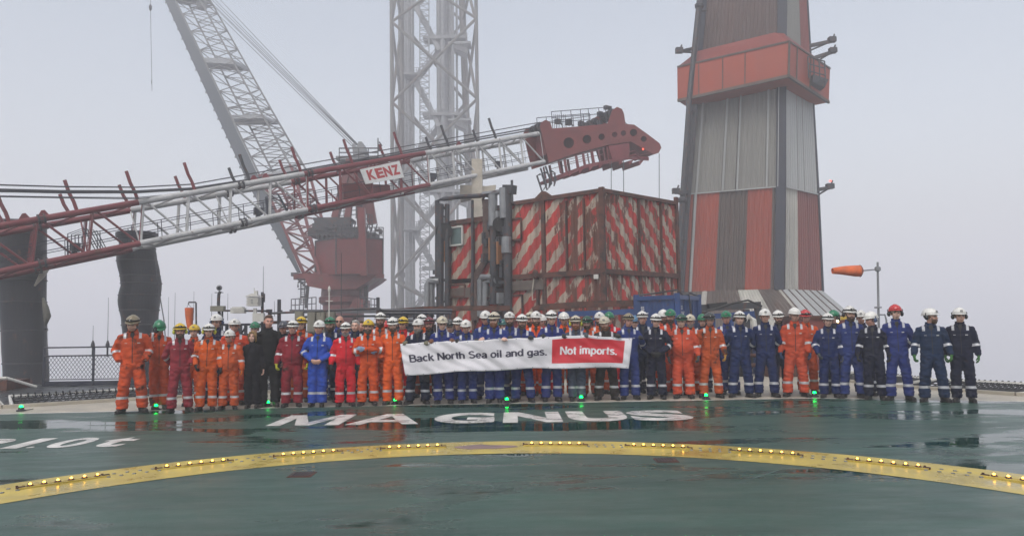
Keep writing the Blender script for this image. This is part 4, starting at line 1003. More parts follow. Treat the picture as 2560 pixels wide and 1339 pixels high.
arm([W(2046,474,TY+2), W(2075,469,TY+1.5)], 1); arm([W(1716,480,TY+1), W(1690,481,TY+.6)])
# ------------------------------------------------------------------ blue container
BY = 23.5
r = thing('blue_container', 'dark blue offshore container numbered SS 2547 below the striped module', 'container', W(1660,800,BY))
c0, c1, c2 = W(1590,738,BY), W(1692,738,BY-.9), W(1745,736,BY+.6); zt = c1.z-.05; zb = .1
def fp(p, z): return V((p.x, p.y, z))
m = MB(); wall(m, fp(c0,0), (fp(c1,0)-fp(c0,0)).normalized(), 0, (fp(c1,0)-fp(c0,0)).length, zb, zt, V((0,-1,0)), .3, .03); m.build('long_side', navy_box, r)
m = MB(); d = (fp(c2,0)-fp(c1,0)); m.add([fp(c1,zb),fp(c2,zb),fp(c2,zt),fp(c1,zt)], [(0,1,2,3)]); m.beam(fp(c1.lerp(c2,.5),zb)+V((0,-.03,0)), fp(c1.lerp(c2,.5),zt)+V((0,-.03,0)), .04); m.build('end_doors', navy_box, r)
m = MB(); bk = c0+(c2-c1); m.add([fp(c0,zt-.02),fp(c1,zt-.02),fp(c2,zt-.02),fp(bk,zt-.02)], [(0,1,2,3)]); m.add([fp(c0,zb),fp(bk,zb),fp(bk,zt),fp(c0,zt),fp(c2,zb),fp(c2,zt)], [(0,1,2,3),(1,4,5,2)]); m.build('roof', navy_box, r)
m = MB()
for p in (c0,c1,c2): m.beam(fp(p,zb), fp(p,zt+.12), .16)
for a, b in ((c0,c1),(c1,c2)):
    for z in (zt,zb): m.beam(fp(a,z), fp(b,z), .13)
for q in (.3,.7): p = c1.lerp(c2,q)+V((0,-.06,0)); m.tube(fp(p,zb), fp(p,zt), .025)
m.build('frame', navy_box, r)
m = MB(); m.path([fp(c0,zt+.1), fp(c0.lerp(c1,.5),zt+.15)+V((0,.4,0)), fp(c1,zt+.22), fp(c1.lerp(c2,.3),zt+.05), fp(c1.lerp(c2,.6),zt+.16), fp(c2,zt+.08)], .03, 6); m.path([fp(c1.lerp(c2,.5),zt+.1)+V((0,-.1,0)), fp(c1.lerp(c2,.6),zt-.5)+V((0,-.1,0)), fp(c1.lerp(c2,.55),zt-.9)+V((0,-.1,0))], .03, 6); m.build('lifting_sling', steel_dark, r)
def wall_text(txt, A_, ux, h, parent, mat=sign_white, bold=.02, off=.02, cond=.8):
    vs, fs, (a,b,c,d) = text_mesh(txt, bold); s = h/(d-c); ux = ux.normalized(); n = V((ux.y,-ux.x,0)); n = n if n.y < 0 else -n
    mb = MB(); mb.add([A_+ux*((v.x-a)*s*cond)+V((0,0,(v.y-c)*s))+n*off for v in vs], fs); return mb.build('lettering', mat, parent)
u1 = c1-c0; A_ = c0.lerp(c1,.13); wall_text('SS', fp(A_,zt-.38), u1, .12, r, off=.03); wall_text('2547', fp(A_,zt-.56), u1, .12, r, off=.03)
u2 = c2-c1; A_ = c1.lerp(c2,.05); wall_text('SS', fp(A_,zt-.38), u2, .12, r, off=.09); wall_text('2547', fp(A_,zt-.56), u2, .12, r, off=.09)
# ------------------------------------------------------------------ beams, pipes, skids behind the men
def ybeam(nm, lab, cat, pts, Y, w_, h_, mat, posts=(), pm=None, zb=0):
    P = [W(px,py,Y) for px,py in pts]; r = thing(nm, lab, cat, fp((P[0]+P[-1])/2, 0)); m = MB()
    for a, b in zip(P[:-1],P[1:]): m.beam(a, b, w_, h_)
    m.build('beam', mat, r); m = MB()
    for px in posts:
        p = W(px, pts[0][1], Y); q = min(P, key=lambda k: abs(k.x-p.x)); m.beam((p.x,Y+.02,zb), (p.x,Y+.02,q.z-h_/2), w_*.9)
    if posts: build_split(m, 'post', pm or mat, r)
    return r
ybeam('pipe_rack','rusty brown pipe rack across the lower left of the striped module','pipe rack',[(985,778),(1060,772),(1160,770),(1275,770)],24,.25,.16,rusty,(1062,1130,1275))
ybeam('pipe_rack','rusty brown pipe rack running to the blue container','pipe rack',[(1332,775),(1350,768),(1440,762),(1590,757)],24,.22,.2,rusty,(1334,1420,1560))
ybeam('pipe_rack','dark steel beam in front of the clad tower skirt','pipe rack',[(1745,770),(1840,765),(1900,762)],25,.22,.22,steel_dark,(1760,1865,1895))
r_ = ybeam('lifting_frame','blue painted steel lifting frame behind the banner holders','steel frame',[(1395,785),(1500,782),(1585,778)],22.5,.14,.16,navy_box,(1398,1492,1584)); 
m = MB(); m.beam(W(1398,840,22.5), W(1585,838,22.5), .1); 
for a,b in ((1398,1440),(1492,1450),(1492,1540),(1584,1548)): m.tube(W(a,786,22.4), W(b,836,22.4), .05)
m.build('braces', navy_box, r_)
r_ = ybeam('lifting_frame','blue painted steel frame right of the blue container','steel frame',[(1748,792),(1800,789),(1885,783)],23.6,.14,.16,navy_box,(1750,1782,1828,1884))
m = MB(); m.beam(W(1750,835,23.5), W(1884,828,23.5), .1); m.build('lower_beam', navy_box, r_)
m = MB(); m.path([W(1770,776,23.4), W(1800,768,23.4), W(1830,758,23.4), W(1870,750,23.4), W(1905,765,23.4)], .035, 6); m.beam(W(1770,765,23.8), W(1815,760,23.8), .3, .15, mi=0); m.build('hoses', black_m, r_)
t = thing('hose_reel', 'pale curved hose hood beside the blue frame', 'hose reel', W(1868,840,22.8)); MB().path([W(1862,800,22.8),W(1872,790,22.8),W(1884,800,22.8),W(1888,830,22.8),W(1886,850,22.8)], .09, 10).build('hood', offwhite, t)
t = thing('orange_skip', 'low red-orange steel box between the two orange men', 'skip', W(2010,820,24)); m = MB(); m.box(fp(W(2030,800,24),.9), (1.7,1.2,1.6)); m.build('body', boxred, t); m = MB(); m.box(fp(W(2030,800,24),1.74), (1.8,1.3,.12)); m.build('rim', rusty, t)
t = thing('yellow_gantry', 'yellow steel frame with a lit lamp behind the dark blue man', 'steel frame', W(2100,810,23)); m = MB(); m.beam(W(2085,796,23), W(2135,793,23), .1); m.beam(W(2090,796,23), W(2090,880,23), .1); m.beam(W(2130,796,23), W(2130,880,23), .1); m.build('frame', M('safety_yellow', (.45,.3,.03), .5, var=.3), t); MB().ell(W(2093,803,22.8), .045).build('lamp', pale_lamp, t)
# windsocks
t = thing('windsock', 'orange windsock blown out left from a tall pole at right', 'windsock', fp(W(2194,860,24.5),-.1)); Y = 24.5
m = MB(); m.tube(fp(W(2195,860,Y),-.2), W(2194,655,Y), .045, .035, 8); m.lathe(W(2194,672,Y), [(.05,-.08),(.1,-.05),(.1,.05),(.05,.08)], 8); m.lathe(W(2195,768,Y), [(.05,-.03),(.12,-.02),(.12,.02),(.05,.03)], 8); m.tube(W(2194,673,Y), W(2158,676,Y), .022); m.path([W(2194,786,Y),W(2212,786,Y),W(2216,800,Y),W(2216,830,Y)], .03, 6); m.build('pole', steel_grey, t)
m = MB(); pts = [W(2148,677,Y), W(2138,677,Y-.05), W(2115,676,Y-.08), W(2098,676,Y-.1), W(2081,677,Y-.1)]; m.limb(pts, [.19,.185,.155,.125,.095], n=20, caps=False); o = m.build('sock', orange_cloth, t, smooth=True); so_ = o.modifiers.new('s','SOLIDIFY'); so_.thickness = .01
m = MB(); 
for k in range(12): a = W(2150,677,Y)+V((0,.19*cos(k*pi/6),.19*sin(k*pi/6))); b = W(2150,677,Y)+V((0,.19*cos((k+1)*pi/6),.19*sin((k+1)*pi/6))); m.tube(a,b,.012,n=5)
for k in range(3): m.tube(W(2150,677,Y)+V((0,.19*cos(k*2.1),.19*sin(k*2.1))), W(2160,676,Y), .006, n=4)
m.build('hoop', steel_dark, t)
Y = 24
t = thing('windsock', 'limp orange windsock hanging down from a hooked pole at left', 'windsock', fp(W(494,860,Y),-.1))
m = MB(); m.path([fp(W(494,860,Y),-.2), W(490,756,Y), W(489,755,Y), W(472,755,Y), W(471,760,Y)], .028, 6); m.build('pole', steel_dark, t)
m = MB(); m.limb([W(473,769,Y),W(473,790,Y),W(474,808,Y),W(476,822,Y)], [.135,.12,.10,.085], n=14, caps=False); m.build('sock', orange_cloth, t, smooth=True)
MB().tube(W(467,769,Y), W(471,760,Y), .006).tube(W(479,769,Y), W(471,760,Y), .006).build('cords', cable_m, t)
# instrument cluster and antennas at left
Y = 22.8
t = thing('camera_mast', 'dark mast with a round camera dome and grey box at left', 'camera mast', fp(W(548,860,Y),0))
m = MB(); m.path([fp(W(549,860,Y),0), W(549,790,Y), W(546,760,Y), W(547,735,Y), W(551,728,Y)], .05, 8); m.beam(W(537,731,Y), W(558,731,Y), .04,.02); m.build('mast', steel_dark, t)
fix(MB().ell(W(548,719,Y), (.085,.085,.085), 16, 12).build('dome', steel_grey, t)); m = MB(); m.tube(W(548,719,Y-.05), W(548,719,Y-.10), .05, n=14); m.build('lens', black_m, t)
MB().box(W(545,771,Y-.1), (.40,.2,.16)).build('junction_box', beige, t)
t = thing('sensor_rail', 'horizontal pipe rail carrying a boxy grey sensor behind the men at left', 'pipe rail', fp(W(620,860,Y),0))
m = MB(); m.tube(W(556,776,Y), W(676,777,Y), .03); m.tube(W(670,783,Y), W(945,770,Y+.3), .035); m.tube(W(556,776,Y), fp(W(556,776,Y),0), .03); m.tube(W(676,777,Y), fp(W(676,777,Y),0), .04); m.box(W(673,777,Y), (.16,.1,.1)); m.tube(W(945,770,Y+.3), fp(W(945,770,Y+.3),0), .04); m.tube(W(790,776,Y+.15), fp(W(790,776,Y+.15),0), .04); m.build('pipes', steel_dark, t)
m = MB(); m.box(W(596,776,Y-.05), (.38,.3,.16)); m.box(W(596,769,Y-.05), (.3,.26,.05)); 
for i in range(6): m.box(W(584+i*5,776,Y-.21), (.02,.02,.14))
m.build('sensor_box', offwhite, t)
t = thing('weather_station', 'white louvred weather screen on a pale post with a box below', 'weather station', fp(W(637,860,Y-.4),0)); y2 = Y-.4
m = MB(); m.beam(fp(W(638,860,y2),0), W(638,770,y2), .09); m.build('post', offwhite, t)
m = MB(); c = W(635,754,y2); 
for i in range(6): m.box(c+V((0,0,-.11+.045*i)), (.36-.01*(i%2),.34,.026))
m.box(c, (.30,.28,.26)); m.prism([c+V((-.21,-.2,.15)), c+V((.21,-.2,.15)), c+V((0,-.2,.25))], (0,.4,0)); m.tube(c+V((0,0,.2)), c+V((0,0,.42)), .012); m.box(c+V((.06,0,.26)), (.1,.1,.14)); m.build('screen', offwhite, t)
m = MB()
for i in range(3): m.box(c+V((.0,-.18,-.05+.05*i)), (.06,.01,.02))
m.build('label_plate', steel_grey, t)
MB().box(W(647,793,y2-.1), (.33,.14,.26)).build('control_box', offwhite, t)
for px, y0_, y1_, Yy, lab, rr in [(658,665,735,23,'tall thin whip antenna above the bare-headed man in black',.01),(529,733,790,23,'thin antenna left of the camera mast',.008),(569,733,800,23,'thin antenna right of the camera mast',.008),(484,728,800,24,'thin antenna beside the limp windsock',.008),(420,742,860,25,'thin slanting antenna left of the limp windsock',.01),(436,731,860,25,'taller thin antenna left of the limp windsock',.01),(853,632,800,22,'tall pale whip antenna before the crane pedestal',.016),(894,740,800,22,'short pale antenna right of the crane pedestal',.008),(686,752,790,23,'small thin antenna left of the crane railing',.008),(801,741,790,22,'small pale antenna left of the crane pedestal',.008)]:
    whip(px, y0_, y1_, Yy, lab, rr, False)
t = thing('antenna_post', 'dark post with bolted antenna gear beside the weather screen', 'antenna post', fp(W(655,860,Y),0)); m = MB(); m.tube(fp(W(656,860,Y),0), W(656,730,Y), .045); m.box(W(659,742,Y-.05), (.07,.08,.2)); m.box(W(658,752,Y-.05), (.09,.08,.07)); m.build('post', steel_dark, t)
t = thing('sensor_mast', 'small white sensor mast with a cross arm before the crane pedestal', 'sensor mast', fp(W(822,860,22.6),0)); m = MB(); m.tube(fp(W(822,860,22.6),0), W(823,722,22.6), .02); m.tube(W(814,752,22.6), W(832,752,22.6), .012); m.lathe(W(823,722,22.6), [(.03,-.08),(.045,0),(.03,.06),(.01,.09)], 10); fix(m.build('mast', offwhite, t))
for px, y0_ in ((698,748),(945,743)):
    t = thing('steel_post', 'plain dark upright post ' + ('left' if px < 800 else 'right') + ' of the crane pedestal', 'post', fp(W(px,860,23),0)); m = MB(); m.beam(fp(W(px,860,23),0), W(px,y0_,23), .09); m.box(W(px+3,y0_+30,22.9),(.1,.1,.08)); m.build('shaft', steel_dark, t)
# equipment rows behind the group
EQ = [(520,662,812,23.2,steel_navy,'navy blue equipment skid left behind the men'),(664,760,805,23.6,rusty,'low brown equipment skid behind the bare-headed man'),(762,950,792,23.8,steel_dark,'dark equipment skid below the crane pedestal'),(955,1080,786,24.2,steel_navy,'navy pipe skid left of the striped module')]
for k, (x0_, x1_, yt, Yy, mt, lab) in enumerate(EQ):
    a, b = W(x0_,yt,Yy), W(x1_,yt,Yy); r = thing('equipment_skid', lab, 'equipment skid', fp((a+b)/2,0)); h = a.z; random.seed(20+k)
    m = MB(); n = max(2, round((b.x-a.x)/.7))
    for i in range(n+1): x = a.x+(b.x-a.x)*i/n; m.beam((x,Yy,0),(x,Yy,h), .08)
    for z in (h, h*.72, h*.45, .2): m.beam((a.x,Yy,z),(b.x,Yy,z), .07)
    for i in range(n):
        x = a.x+(b.x-a.x)*i/n; x2 = a.x+(b.x-a.x)*(i+1)/n
        if i % 2: m.tube((x,Yy+.1,h*.45),(x2,Yy+.1,h), .03)
    m.build('frame', mt, r)
    m = MB()
    for i in range(int((b.x-a.x)*3)):
        x = random.uniform(a.x+.1, b.x-.1); z = random.uniform(.3,h*.8); s = random.uniform(.15,.5); m.box((x,Yy+random.uniform(.3,.9),z), (s,.3,random.uniform(.2,.7)))
    for i in range(5): z = random.uniform(.5,h); m.tube((a.x,Yy+.3+.1*i,z),(b.x,Yy+.3+.1*i,z), .05)
    m.build('machinery', steel_dark, r)
    m = MB(); m.box(((a.x+b.x)/2,Yy+1.3,h*.42), (b.x-a.x,.1,h*.84)); m.build('back_panel', steel_navy if k != 1 else brownband, r)
for px, y0_, y1_ in [(749,778,815),(780,780,830),(803,780,830),(828,780,815)]:
    a = W(px,y0_,22.9); b = W(px,y1_,22.9); t = thing('control_cabinet', 'beige control cabinet behind the heads, ' + {749:'leftmost of four',780:'second of four',803:'third of four',828:'rightmost of four'}[px], 'cabinet', b, 'beige cabinets behind the men')
    m = MB(); m.box((a+b)/2, (.24,.2,a.z-b.z)); m.build('case', beige, t); m = MB(); m.box((a+b)/2+V((.0,-.11,0)), (.19,.02,a.z-b.z-.06)); m.box((a+b)/2+V((.07,-.13,0)), (.02,.03,.06)); m.build('door', beige, t); m = MB(); m.beam((a+b)/2+V((0,.06,0)), fp(b,0)+V((0,.06,0)), .06); m.build('stand', steel_dark, t)
r = thing('railing', 'dark pipe railing behind the group below the derrick', 'railing', fp(W(1000,800,23.4),0))
m = MB()
for z in (775,782,800): m.tube(W(945,z,23.2), W(1130,z,23.2), .045)
for x in (950,975,1005,1035,1065,1095,1125): m.beam(W(x,773,23.2), fp(W(x,800,23.2),0), .06)
m.build('rails', steel_navy, r)
m = MB(); rs_ = random.Random(5)
low = thing('deck_clutter', 'dark low equipment and pipes under the striped module', 'equipment', fp(W(1300,850,23.5),0))
for i in range(60):
    x = rs_.uniform(-3,8.5); m.box((x,rs_.uniform(23.3,25.5),rs_.uniform(.1,1.2)), (rs_.uniform(.2,.9),rs_.uniform(.3,.6),rs_.uniform(.2,.9)))
build_split(m, 'box', steel_dark, low); m = MB()
for z in (.3,.6,.95,1.25): m.tube((-4,23.1,z),(8.8,23.2,z),.06)
for x in range(-4,9,2): m.beam((x,23.1,0),(x,23.1,1.3),.08)
build_split(m, 'pipe', rusty, low)
m = MB(); m.box((8.0,22.5,.35),(.9,.8,.7)); t = thing('crate', 'brown crate on the deck edge seen between the men at right', 'crate', (8,22.5,0)); m.build('box', rusty, t); m = MB(); m.box((8,22.5,.73),(1,.9,.06)); m.build('lid', brownband, t)
# ------------------------------------------------------------------ the air
hz = MB().box((0,400,1.5),(2400,2000,155)).build('haze', M('fog_placeholder', (.5,.5,.5)))
tag(hz, 'even pale fog filling the air', kind='stuff')
hm = bpy.data.materials.new('fog'); hm.use_nodes = True; nt = hm.node_tree; nt.nodes.remove(nt.nodes['Principled BSDF'])
pv = nt.nodes.new('ShaderNodeVolumePrincipled'); pv.inputs['Color'].default_value = (.972,.966,1,1); pv.inputs['Density'].default_value = .0035; pv.inputs['Anisotropy'].default_value = 0
nt.links.new(pv.outputs[0], nt.nodes['Material Output'].inputs['Volume']); hz.data.materials[0] = hm
# ------------------------------------------------------------------ people: materials
def cloth_mat():
    m = M('work_cloth', None, .82, var=.22, vs=5, bump=.35, bs=22, objcol=True, rust=.06, rs=2.6, rcol=(.03,.02,.015), rvar=.05)
    return m
cloth = cloth_mat(); dirty = M('soiled_cloth', None, .82, var=.35, vs=3.2, bump=.35, bs=22, objcol=True, rust=.30, rs=2.2, rcol=(.035,.018,.012), rvar=.05)
for _m in (cloth, dirty): _m.node_tree.nodes['Principled BSDF'].inputs['Specular IOR Level'].default_value = .22
skin = M('skin', None, .5, var=.12, vs=14, objcol=True, rvar=.05, bump=.05, bs=80)
reflect = M('reflective_tape', (.50,.50,.52), .35, .25, var=.15, vs=12)
dark_c = M('dark_cloth', (.018,.017,.018), .8, var=.3)
pale_c = M('pale_tag', (.5,.5,.48), .6, var=.2)
hat_m = M('hard_hat_plastic', None, .32, var=.10, vs=6, objcol=True, coat=.25, rust=.03, rs=5)
hair_m = M('hair', None, .6, var=.45, vs=60, objcol=True, bump=.6, bs=90)
leather = M('boot_leather', (.018,.015,.014), .5, var=.4, vs=8)
knit = M('glove_fabric', None, .75, var=.25, vs=18, objcol=True, bump=.3, bs=120)
eye_w = M('eye', (.35,.33,.30), .25, var=.05, rvar=0); eye_d = M('pupil_and_brow', (.02,.014,.01), .5, var=.2); lip = M('lips', (.24,.085,.07), .5, var=.1)
lens_m = M('spectacle_lens', (.03,.035,.04), .08, var=.05, rvar=0)
def remesh(mb, vox, smooth=2, mats=None):
    me = bpy.data.meshes.new('t'); me.from_pydata(mb.v, [], mb.f); ob = bpy.data.objects.new('t', me); COL.objects.link(ob)
    r = ob.modifiers.new('r', 'REMESH'); r.mode = 'VOXEL'; r.voxel_size = vox; r.use_smooth_shade = True
    if smooth: s = ob.modifiers.new('s', 'SMOOTH'); s.factor = .5; s.iterations = smooth
    dg = bpy.context.evaluated_depsgraph_get(); dg.update()
    out = bpy.data.meshes.new_from_object(ob.evaluated_get(dg)); bpy.data.objects.remove(ob); bpy.data.meshes.remove(me)
    out.materials.clear(); return out
def join(me, mb, mats):
    """append plain pieces (already modelled, own material index) to a mesh"""
    bm = bmesh.new(); bm.from_mesh(me); vs = [bm.verts.new(v) for v in mb.v]
    for f, mi in zip(mb.f, mb.m):
        try: q = bm.faces.new([vs[i] for i in f]); q.material_index = mi; q.smooth = True
        except ValueError: pass
    bm.to_mesh(me); bm.free()
    for m in mats: me.materials.append(m)
    return me
# ------------------------------------------------------------------ hands
def hand_mb(wr, d, n, side, curl, add=0.0, spread=0):
    wr = V(wr); d = V(d).normalized(); n = V(n); n = (n - d*n.dot(d)).normalized(); l = d.cross(n)*side   # l: towards the thumb
    mb = MB()
    mb.limb([wr-d*.035, wr, wr+d*.03, wr+d*.065, wr+d*.092], [(.027+add,.021+add),(.028+add,.019+add),(.036+add,.017+add),(.042+add,.015+add),(.040+add,.013+add)], ref=l, n=14)
    L = [.072,.080,.074,.056]
    for k in range(4):
        b = wr + d*(.088-.004*abs(k-1)) + l*(.031-.0205*k); L_ = L[k]; ang = 0; p = b; pts = [b-d*.015, b]
        for s, seg in enumerate((.46,.30,.24)):
            ang += curl*(.75,1.0,.8)[s]*(1+.08*k); dd = d*cos(ang)+n*sin(ang)+l*(.08-.05*k)*(1-curl/2); p = p+dd.normalized()*L_*seg; pts.append(p)
        r = .0098-.0007*k+add
        mb.limb(pts, [r*1.05,r*1.08,r,r*.93,r*.78], ref=l, n=9)
    b = wr+d*.022+l*.028; t1 = (d*.62+l*.68+n*.35).normalized(); t2 = (d*.85+l*.2+n*(.35+curl*.4)).normalized()
    mb.limb([b-t1*.01, b, b+t1*.038, b+t1*.038+t2*.03, b+t1*.038+t2*.052], [.014+add,.0155+add,.0125+add,.0115+add,.009+add], ref=n, n=9)
    return mb
# ------------------------------------------------------------------ poses: each arm = elbow, wrist, hand dir, palm normal, curl, visible hand
def arm_pose(kind, s, hz=1.34):
    P = {
     'side':   ((.247,.03,1.15),(.272,-.045,.90),(0,-.12,-1),(-s*1,0,0),.55,1),
     'side2':  ((.262,.04,1.15),(.295,-.07,.91),(-.05*s,-.25,-1),(-s*1,.25,0),.75,1),
     'pocket': ((.275,.05,1.165),(.205,-.09,.975),(-.35*s,-.05,-1),(0,1,0),.5,0),
     'clasp':  ((.30,.0,1.15),(.085,-.20,.99),(-.85*s,-.12,-.35),(0,1,.2),.7,1),
     'back':   ((.285,.08,1.155),(.15,.20,.98),(-.8*s,.1,-.5),(0,-1,0),.6,0),
     'banner': ((.30,-.02,1.13),(.20,-.285,hz+.02),(0,-1,-.12),(0,0,-1),1.05,1),
     'cross1': ((.285,-.07,1.15),(-.06*1,-.215,1.215),(-1*s,-.05,.15),(0,1,-.1),.35,1),
     'cross2': ((.285,-.07,1.15),(-.05*1,-.165,1.165),(-1*s,.02,.12),(0,1,-.1),.5,1),
     'face':   ((.26,-.24,1.30),(.10,-.20,1.565),(-.45*s,.25,.9),(0,1,.1),.25,1),
     'front':  ((.28,0,1.15),(.20,-.17,.955),(-.2*s,-.45,-.8),(-s*.9,.3,0),.8,1),
    }[kind]
    e, w_, d, n, c, vis = P
    return V((e[0]*s,e[1],e[2])), V((w_[0]*s,w_[1],w_[2])), V(d), V(n), c, vis
SH = 1.452
ARCH = {}; CACHE = {}
def neck_pt(): return V((0,.02,1.50))
def head_matrix(yaw, pitch, roll):
    piv = V((0,.025,1.56)); return Matrix.Translation(piv) @ Matrix.Rotation(radians(yaw),4,'Z') @ Matrix.Rotation(radians(roll),4,'Y') @ Matrix.Rotation(radians(pitch),4,'X') @ Matrix.Translation(V((0,-.02,.105))) @ Matrix.Scale(1.10, 4)
def archetype(pl, pr, stance, head, belly=0, hz=1.34, bands=True, fem=0):
    """pl: arm at +x (image right), pr: arm at -x"""
    hz = round(hz/.03)*.03
    key = (pl, pr, stance, head, belly, hz if 'banner' in (pl,pr) else 0, bands, fem)
    if key in ARCH: return ARCH[key]
    fx = {'narrow':.095,'mid':.12,'wide':.155}[stance]; toe = {'narrow':8,'mid':16,'wide':26}[stance]
    HM = head_matrix(*head); arms = [(1, arm_pose(pl,1,hz)), (-1, arm_pose(pr,-1,hz))]
    sx = .9 if fem else 1
    # ---- body (skin): one remeshed surface
    b = MB(); R3 = HM.to_3x3(); h = lambda x,y,z: HM @ V((x,y,z))
    fw = .9 if fem else 1
    b.ell(h(0,.012,.03), (.076*fw,.097,.088), 20, 14, R3); b.ell(h(0,-.028,-.028), (.061*fw,.068,.086), 18, 12, R3); b.ell(h(0,-.04,-.078), (.044*fw,.046,.036), 14, 10, R3)
    b.limb([h(0,-.088,.012), h(0,-.103,-.012), h(0,-.112,-.028)], [.009,.013,.0165], n=10); b.ell(h(.012,-.1,-.031),.009,8,6); b.ell(h(-.012,-.1,-.031),.009,8,6)
    for s in (-1,1):
        b.ell(h(.079*s*fw,.012,-.008), (.010,.020,.032), 10, 8, R3); b.ell(h(.036*s,-.065,-.028), (.026,.026,.026), 12, 8, R3)
    b.ell(h(0,-.086,.027), (.050,.014,.010), 12, 8, R3); b.ell(h(0,-.092,-.058), (.022,.013,.014), 12, 8, R3)
    b.limb([h(0,.012,-.05), h(0,.016,-.09), V((0,.03,1.47)), V((0,.03,1.42))], [(.052*fw,.056),(.053*fw,.056),(.064*fw,.062),(.09,.07)], n=16)
    b.limb([(0,.02,1.46),(0,.02,1.38),(0,.015,1.2),(0,.015,1.05),(0,.01,.9)], [(.08,.06),(.13*sx,.08),(.14*sx,.09),(.13*sx,.09),(.145*sx,.09)], n=18)
    for s, (e, w_, d, n, c, vis) in arms:
        b.limb([(.10*s*sx,.02,SH-.03), (.15*s*sx,.02,SH-.045), e, w_], [.04,.04,.034,.024], n=10)
    for s in (-1,1):
        b.limb([(.08*s,.01,.92),(.5*(.085+fx)*s,-.01,.5),(fx*s,.02,.08)], [.075,.05,.035], n=10)
    body = remesh(b, .0085, 2)
    inv = HM.inverted()
    for v in body.vertices:
        q = inv @ v.co
        if q.z > -.13 and q.y < 0:
            for s in (-1,1):
                dd = (q - V((.031*s,-.088,.006))).length; k = math.exp(-(dd/.013)**2)
                if k > .02: q = q + V((0,.009*k,0))
            v.co = HM @ q
    for s, (e, w_, d, n, c, vis) in arms:
        if vis:
            hm = remesh(hand_mb(w_, d, n, s if True else 1, c), .0045, 1); mb = MB(); mb.v = [tuple(v.co) for v in hm.vertices]; mb.f = [tuple(p.vertices) for p in hm.polygons]; mb.m = [0]*len(mb.f); join(body, mb, []); bpy.data.meshes.remove(hm)
    mb = MB()
    for s in (-1,1):
        mb.ell(h(.031*s,-.0775,.005), .0125, 10, 8, mi=1); mb.ell(h(.031*s,-.0885,.005), (.0055,.003,.0055), 8, 6, R3, mi=2)
        mb.limb([h(.014*s,-.098,.021), h(.032*s,-.099,.026), h(.050*s,-.088,.021)], [(.003,.005),(.004,.005),(.002,.003)], n=6, mi=2)
    mb.limb([h(-.024,-.097,-.056), h(-.01,-.1055,-.0575), h(.01,-.1055,-.0575), h(.024,-.097,-.056)], [.003,.0062,.0062,.003], n=6, mi=3)
    join(body, mb, [skin, eye_w, eye_d, lip])
    for p in body.polygons: p.use_smooth = True
    ck = (pl, pr, stance, belly, hz if 'banner' in (pl,pr) else 0, bands, fem)
    if ck in CACHE: co, gl, ft = CACHE[ck]; A = dict(body=body, coverall=co, HM=HM, gloves=gl, feet=ft); ARCH[key] = A; return A
    # ---- coverall
    c_ = MB(); B = belly
    c_.limb([(0,.03,1.535),(0,.025,1.50),(0,.02,1.462),(0,.016,1.415),(0,.012,1.34),(0,.01-.02*B,1.2),(0,.005-.035*B,1.08),(0,.01-.015*B,.97),(0,.015,.88),(0,.015,.80)],
            [(.074*sx,.068),(.104*sx,.080),(.142*sx,.095),(.172*sx,.110),(.190*sx,.124+.01*B),(.186*sx+.015*B,.130+.035*B),(.180*sx+.03*B,.132+.05*B),(.19+.01*B,.134+.02*B),(.184,.13),(.13,.11)], n=26)
    for s, (e, w_, d, n, cc, vis) in arms:
        e2 = V(e); ax = (V(w_)-e2).normalized()
        sho = V((.166*s*sx,.02,SH-.040))
        c_.limb([V((.10*s,.02,SH+.0)), sho, sho.lerp(e2,.5)+V((.008*s,0,0)), e2, e2.lerp(V(w_),.55), V(w_)+ax*.0], [.062,.076,.072,.068,.061,.051], n=16)
    for s in (-1,1):
        kx = .5*(.09+fx)+.01
        c_.limb([(.085*s,.015,.90),(.092*s,.012,.80),(.5*(.09+kx)*s,.0,.66),(kx*s,-.012,.50),(fx*s*.97,.008,.30),(fx*s,.018,.15),(fx*s,.015,.085)],
            [(.104,.124),(.104,.118),(.100,.108),(.092,.099),(.089,.096),(.092,.099),(.088,.096)], n=18)
    co = remesh(c_, .0155, 3)
    NR = [v.normal.copy() for v in co.vertices]; NC = []
    for v, nrm_ in zip(co.vertices, NR):   # creases
        p = v.co.copy(); q = V((p.x*5+7*B, p.y*5, p.z*11)); k = noise.noise(q)*.013 + noise.noise(q*2.3)*.009 + .006*(1-abs(noise.noise(V((p.x*7+p.z*6,p.y*7,p.z*9-p.x*5))))*3)
        if p.z < .32: k += .006*sin(p.z*95+noise.noise(p*9)*4)*max(0,1-abs(p.z-.14)/.12)
        for s, (e, w_, *_r) in arms:
            de = (p-e).length
            if de < .12: k += .006*sin((p-e).dot((V(w_)-e).normalized())*110)*(1-de/.12)
        if abs(p.z-.50) < .1: k += .004*sin(p.z*80+p.x*20)
        if abs(p.z-.84) < .08: k += .005*sin(p.x*45+p.z*50)
        NC += (p + nrm_*k)[:]
    co.vertices.foreach_set('co', NC); co.update()
    bm = bmesh.new(); bm.from_mesh(co)
    def cut(pt, nrm, test):
        fs = [f for f in bm.faces if test(f.calc_center_median())]; es = list({e for f in fs for e in f.edges}); vs = list({v for f in fs for v in f.verts})
        bmesh.ops.bisect_plane(bm, geom=fs+es+vs, plane_co=pt, plane_no=nrm, dist=1e-5)
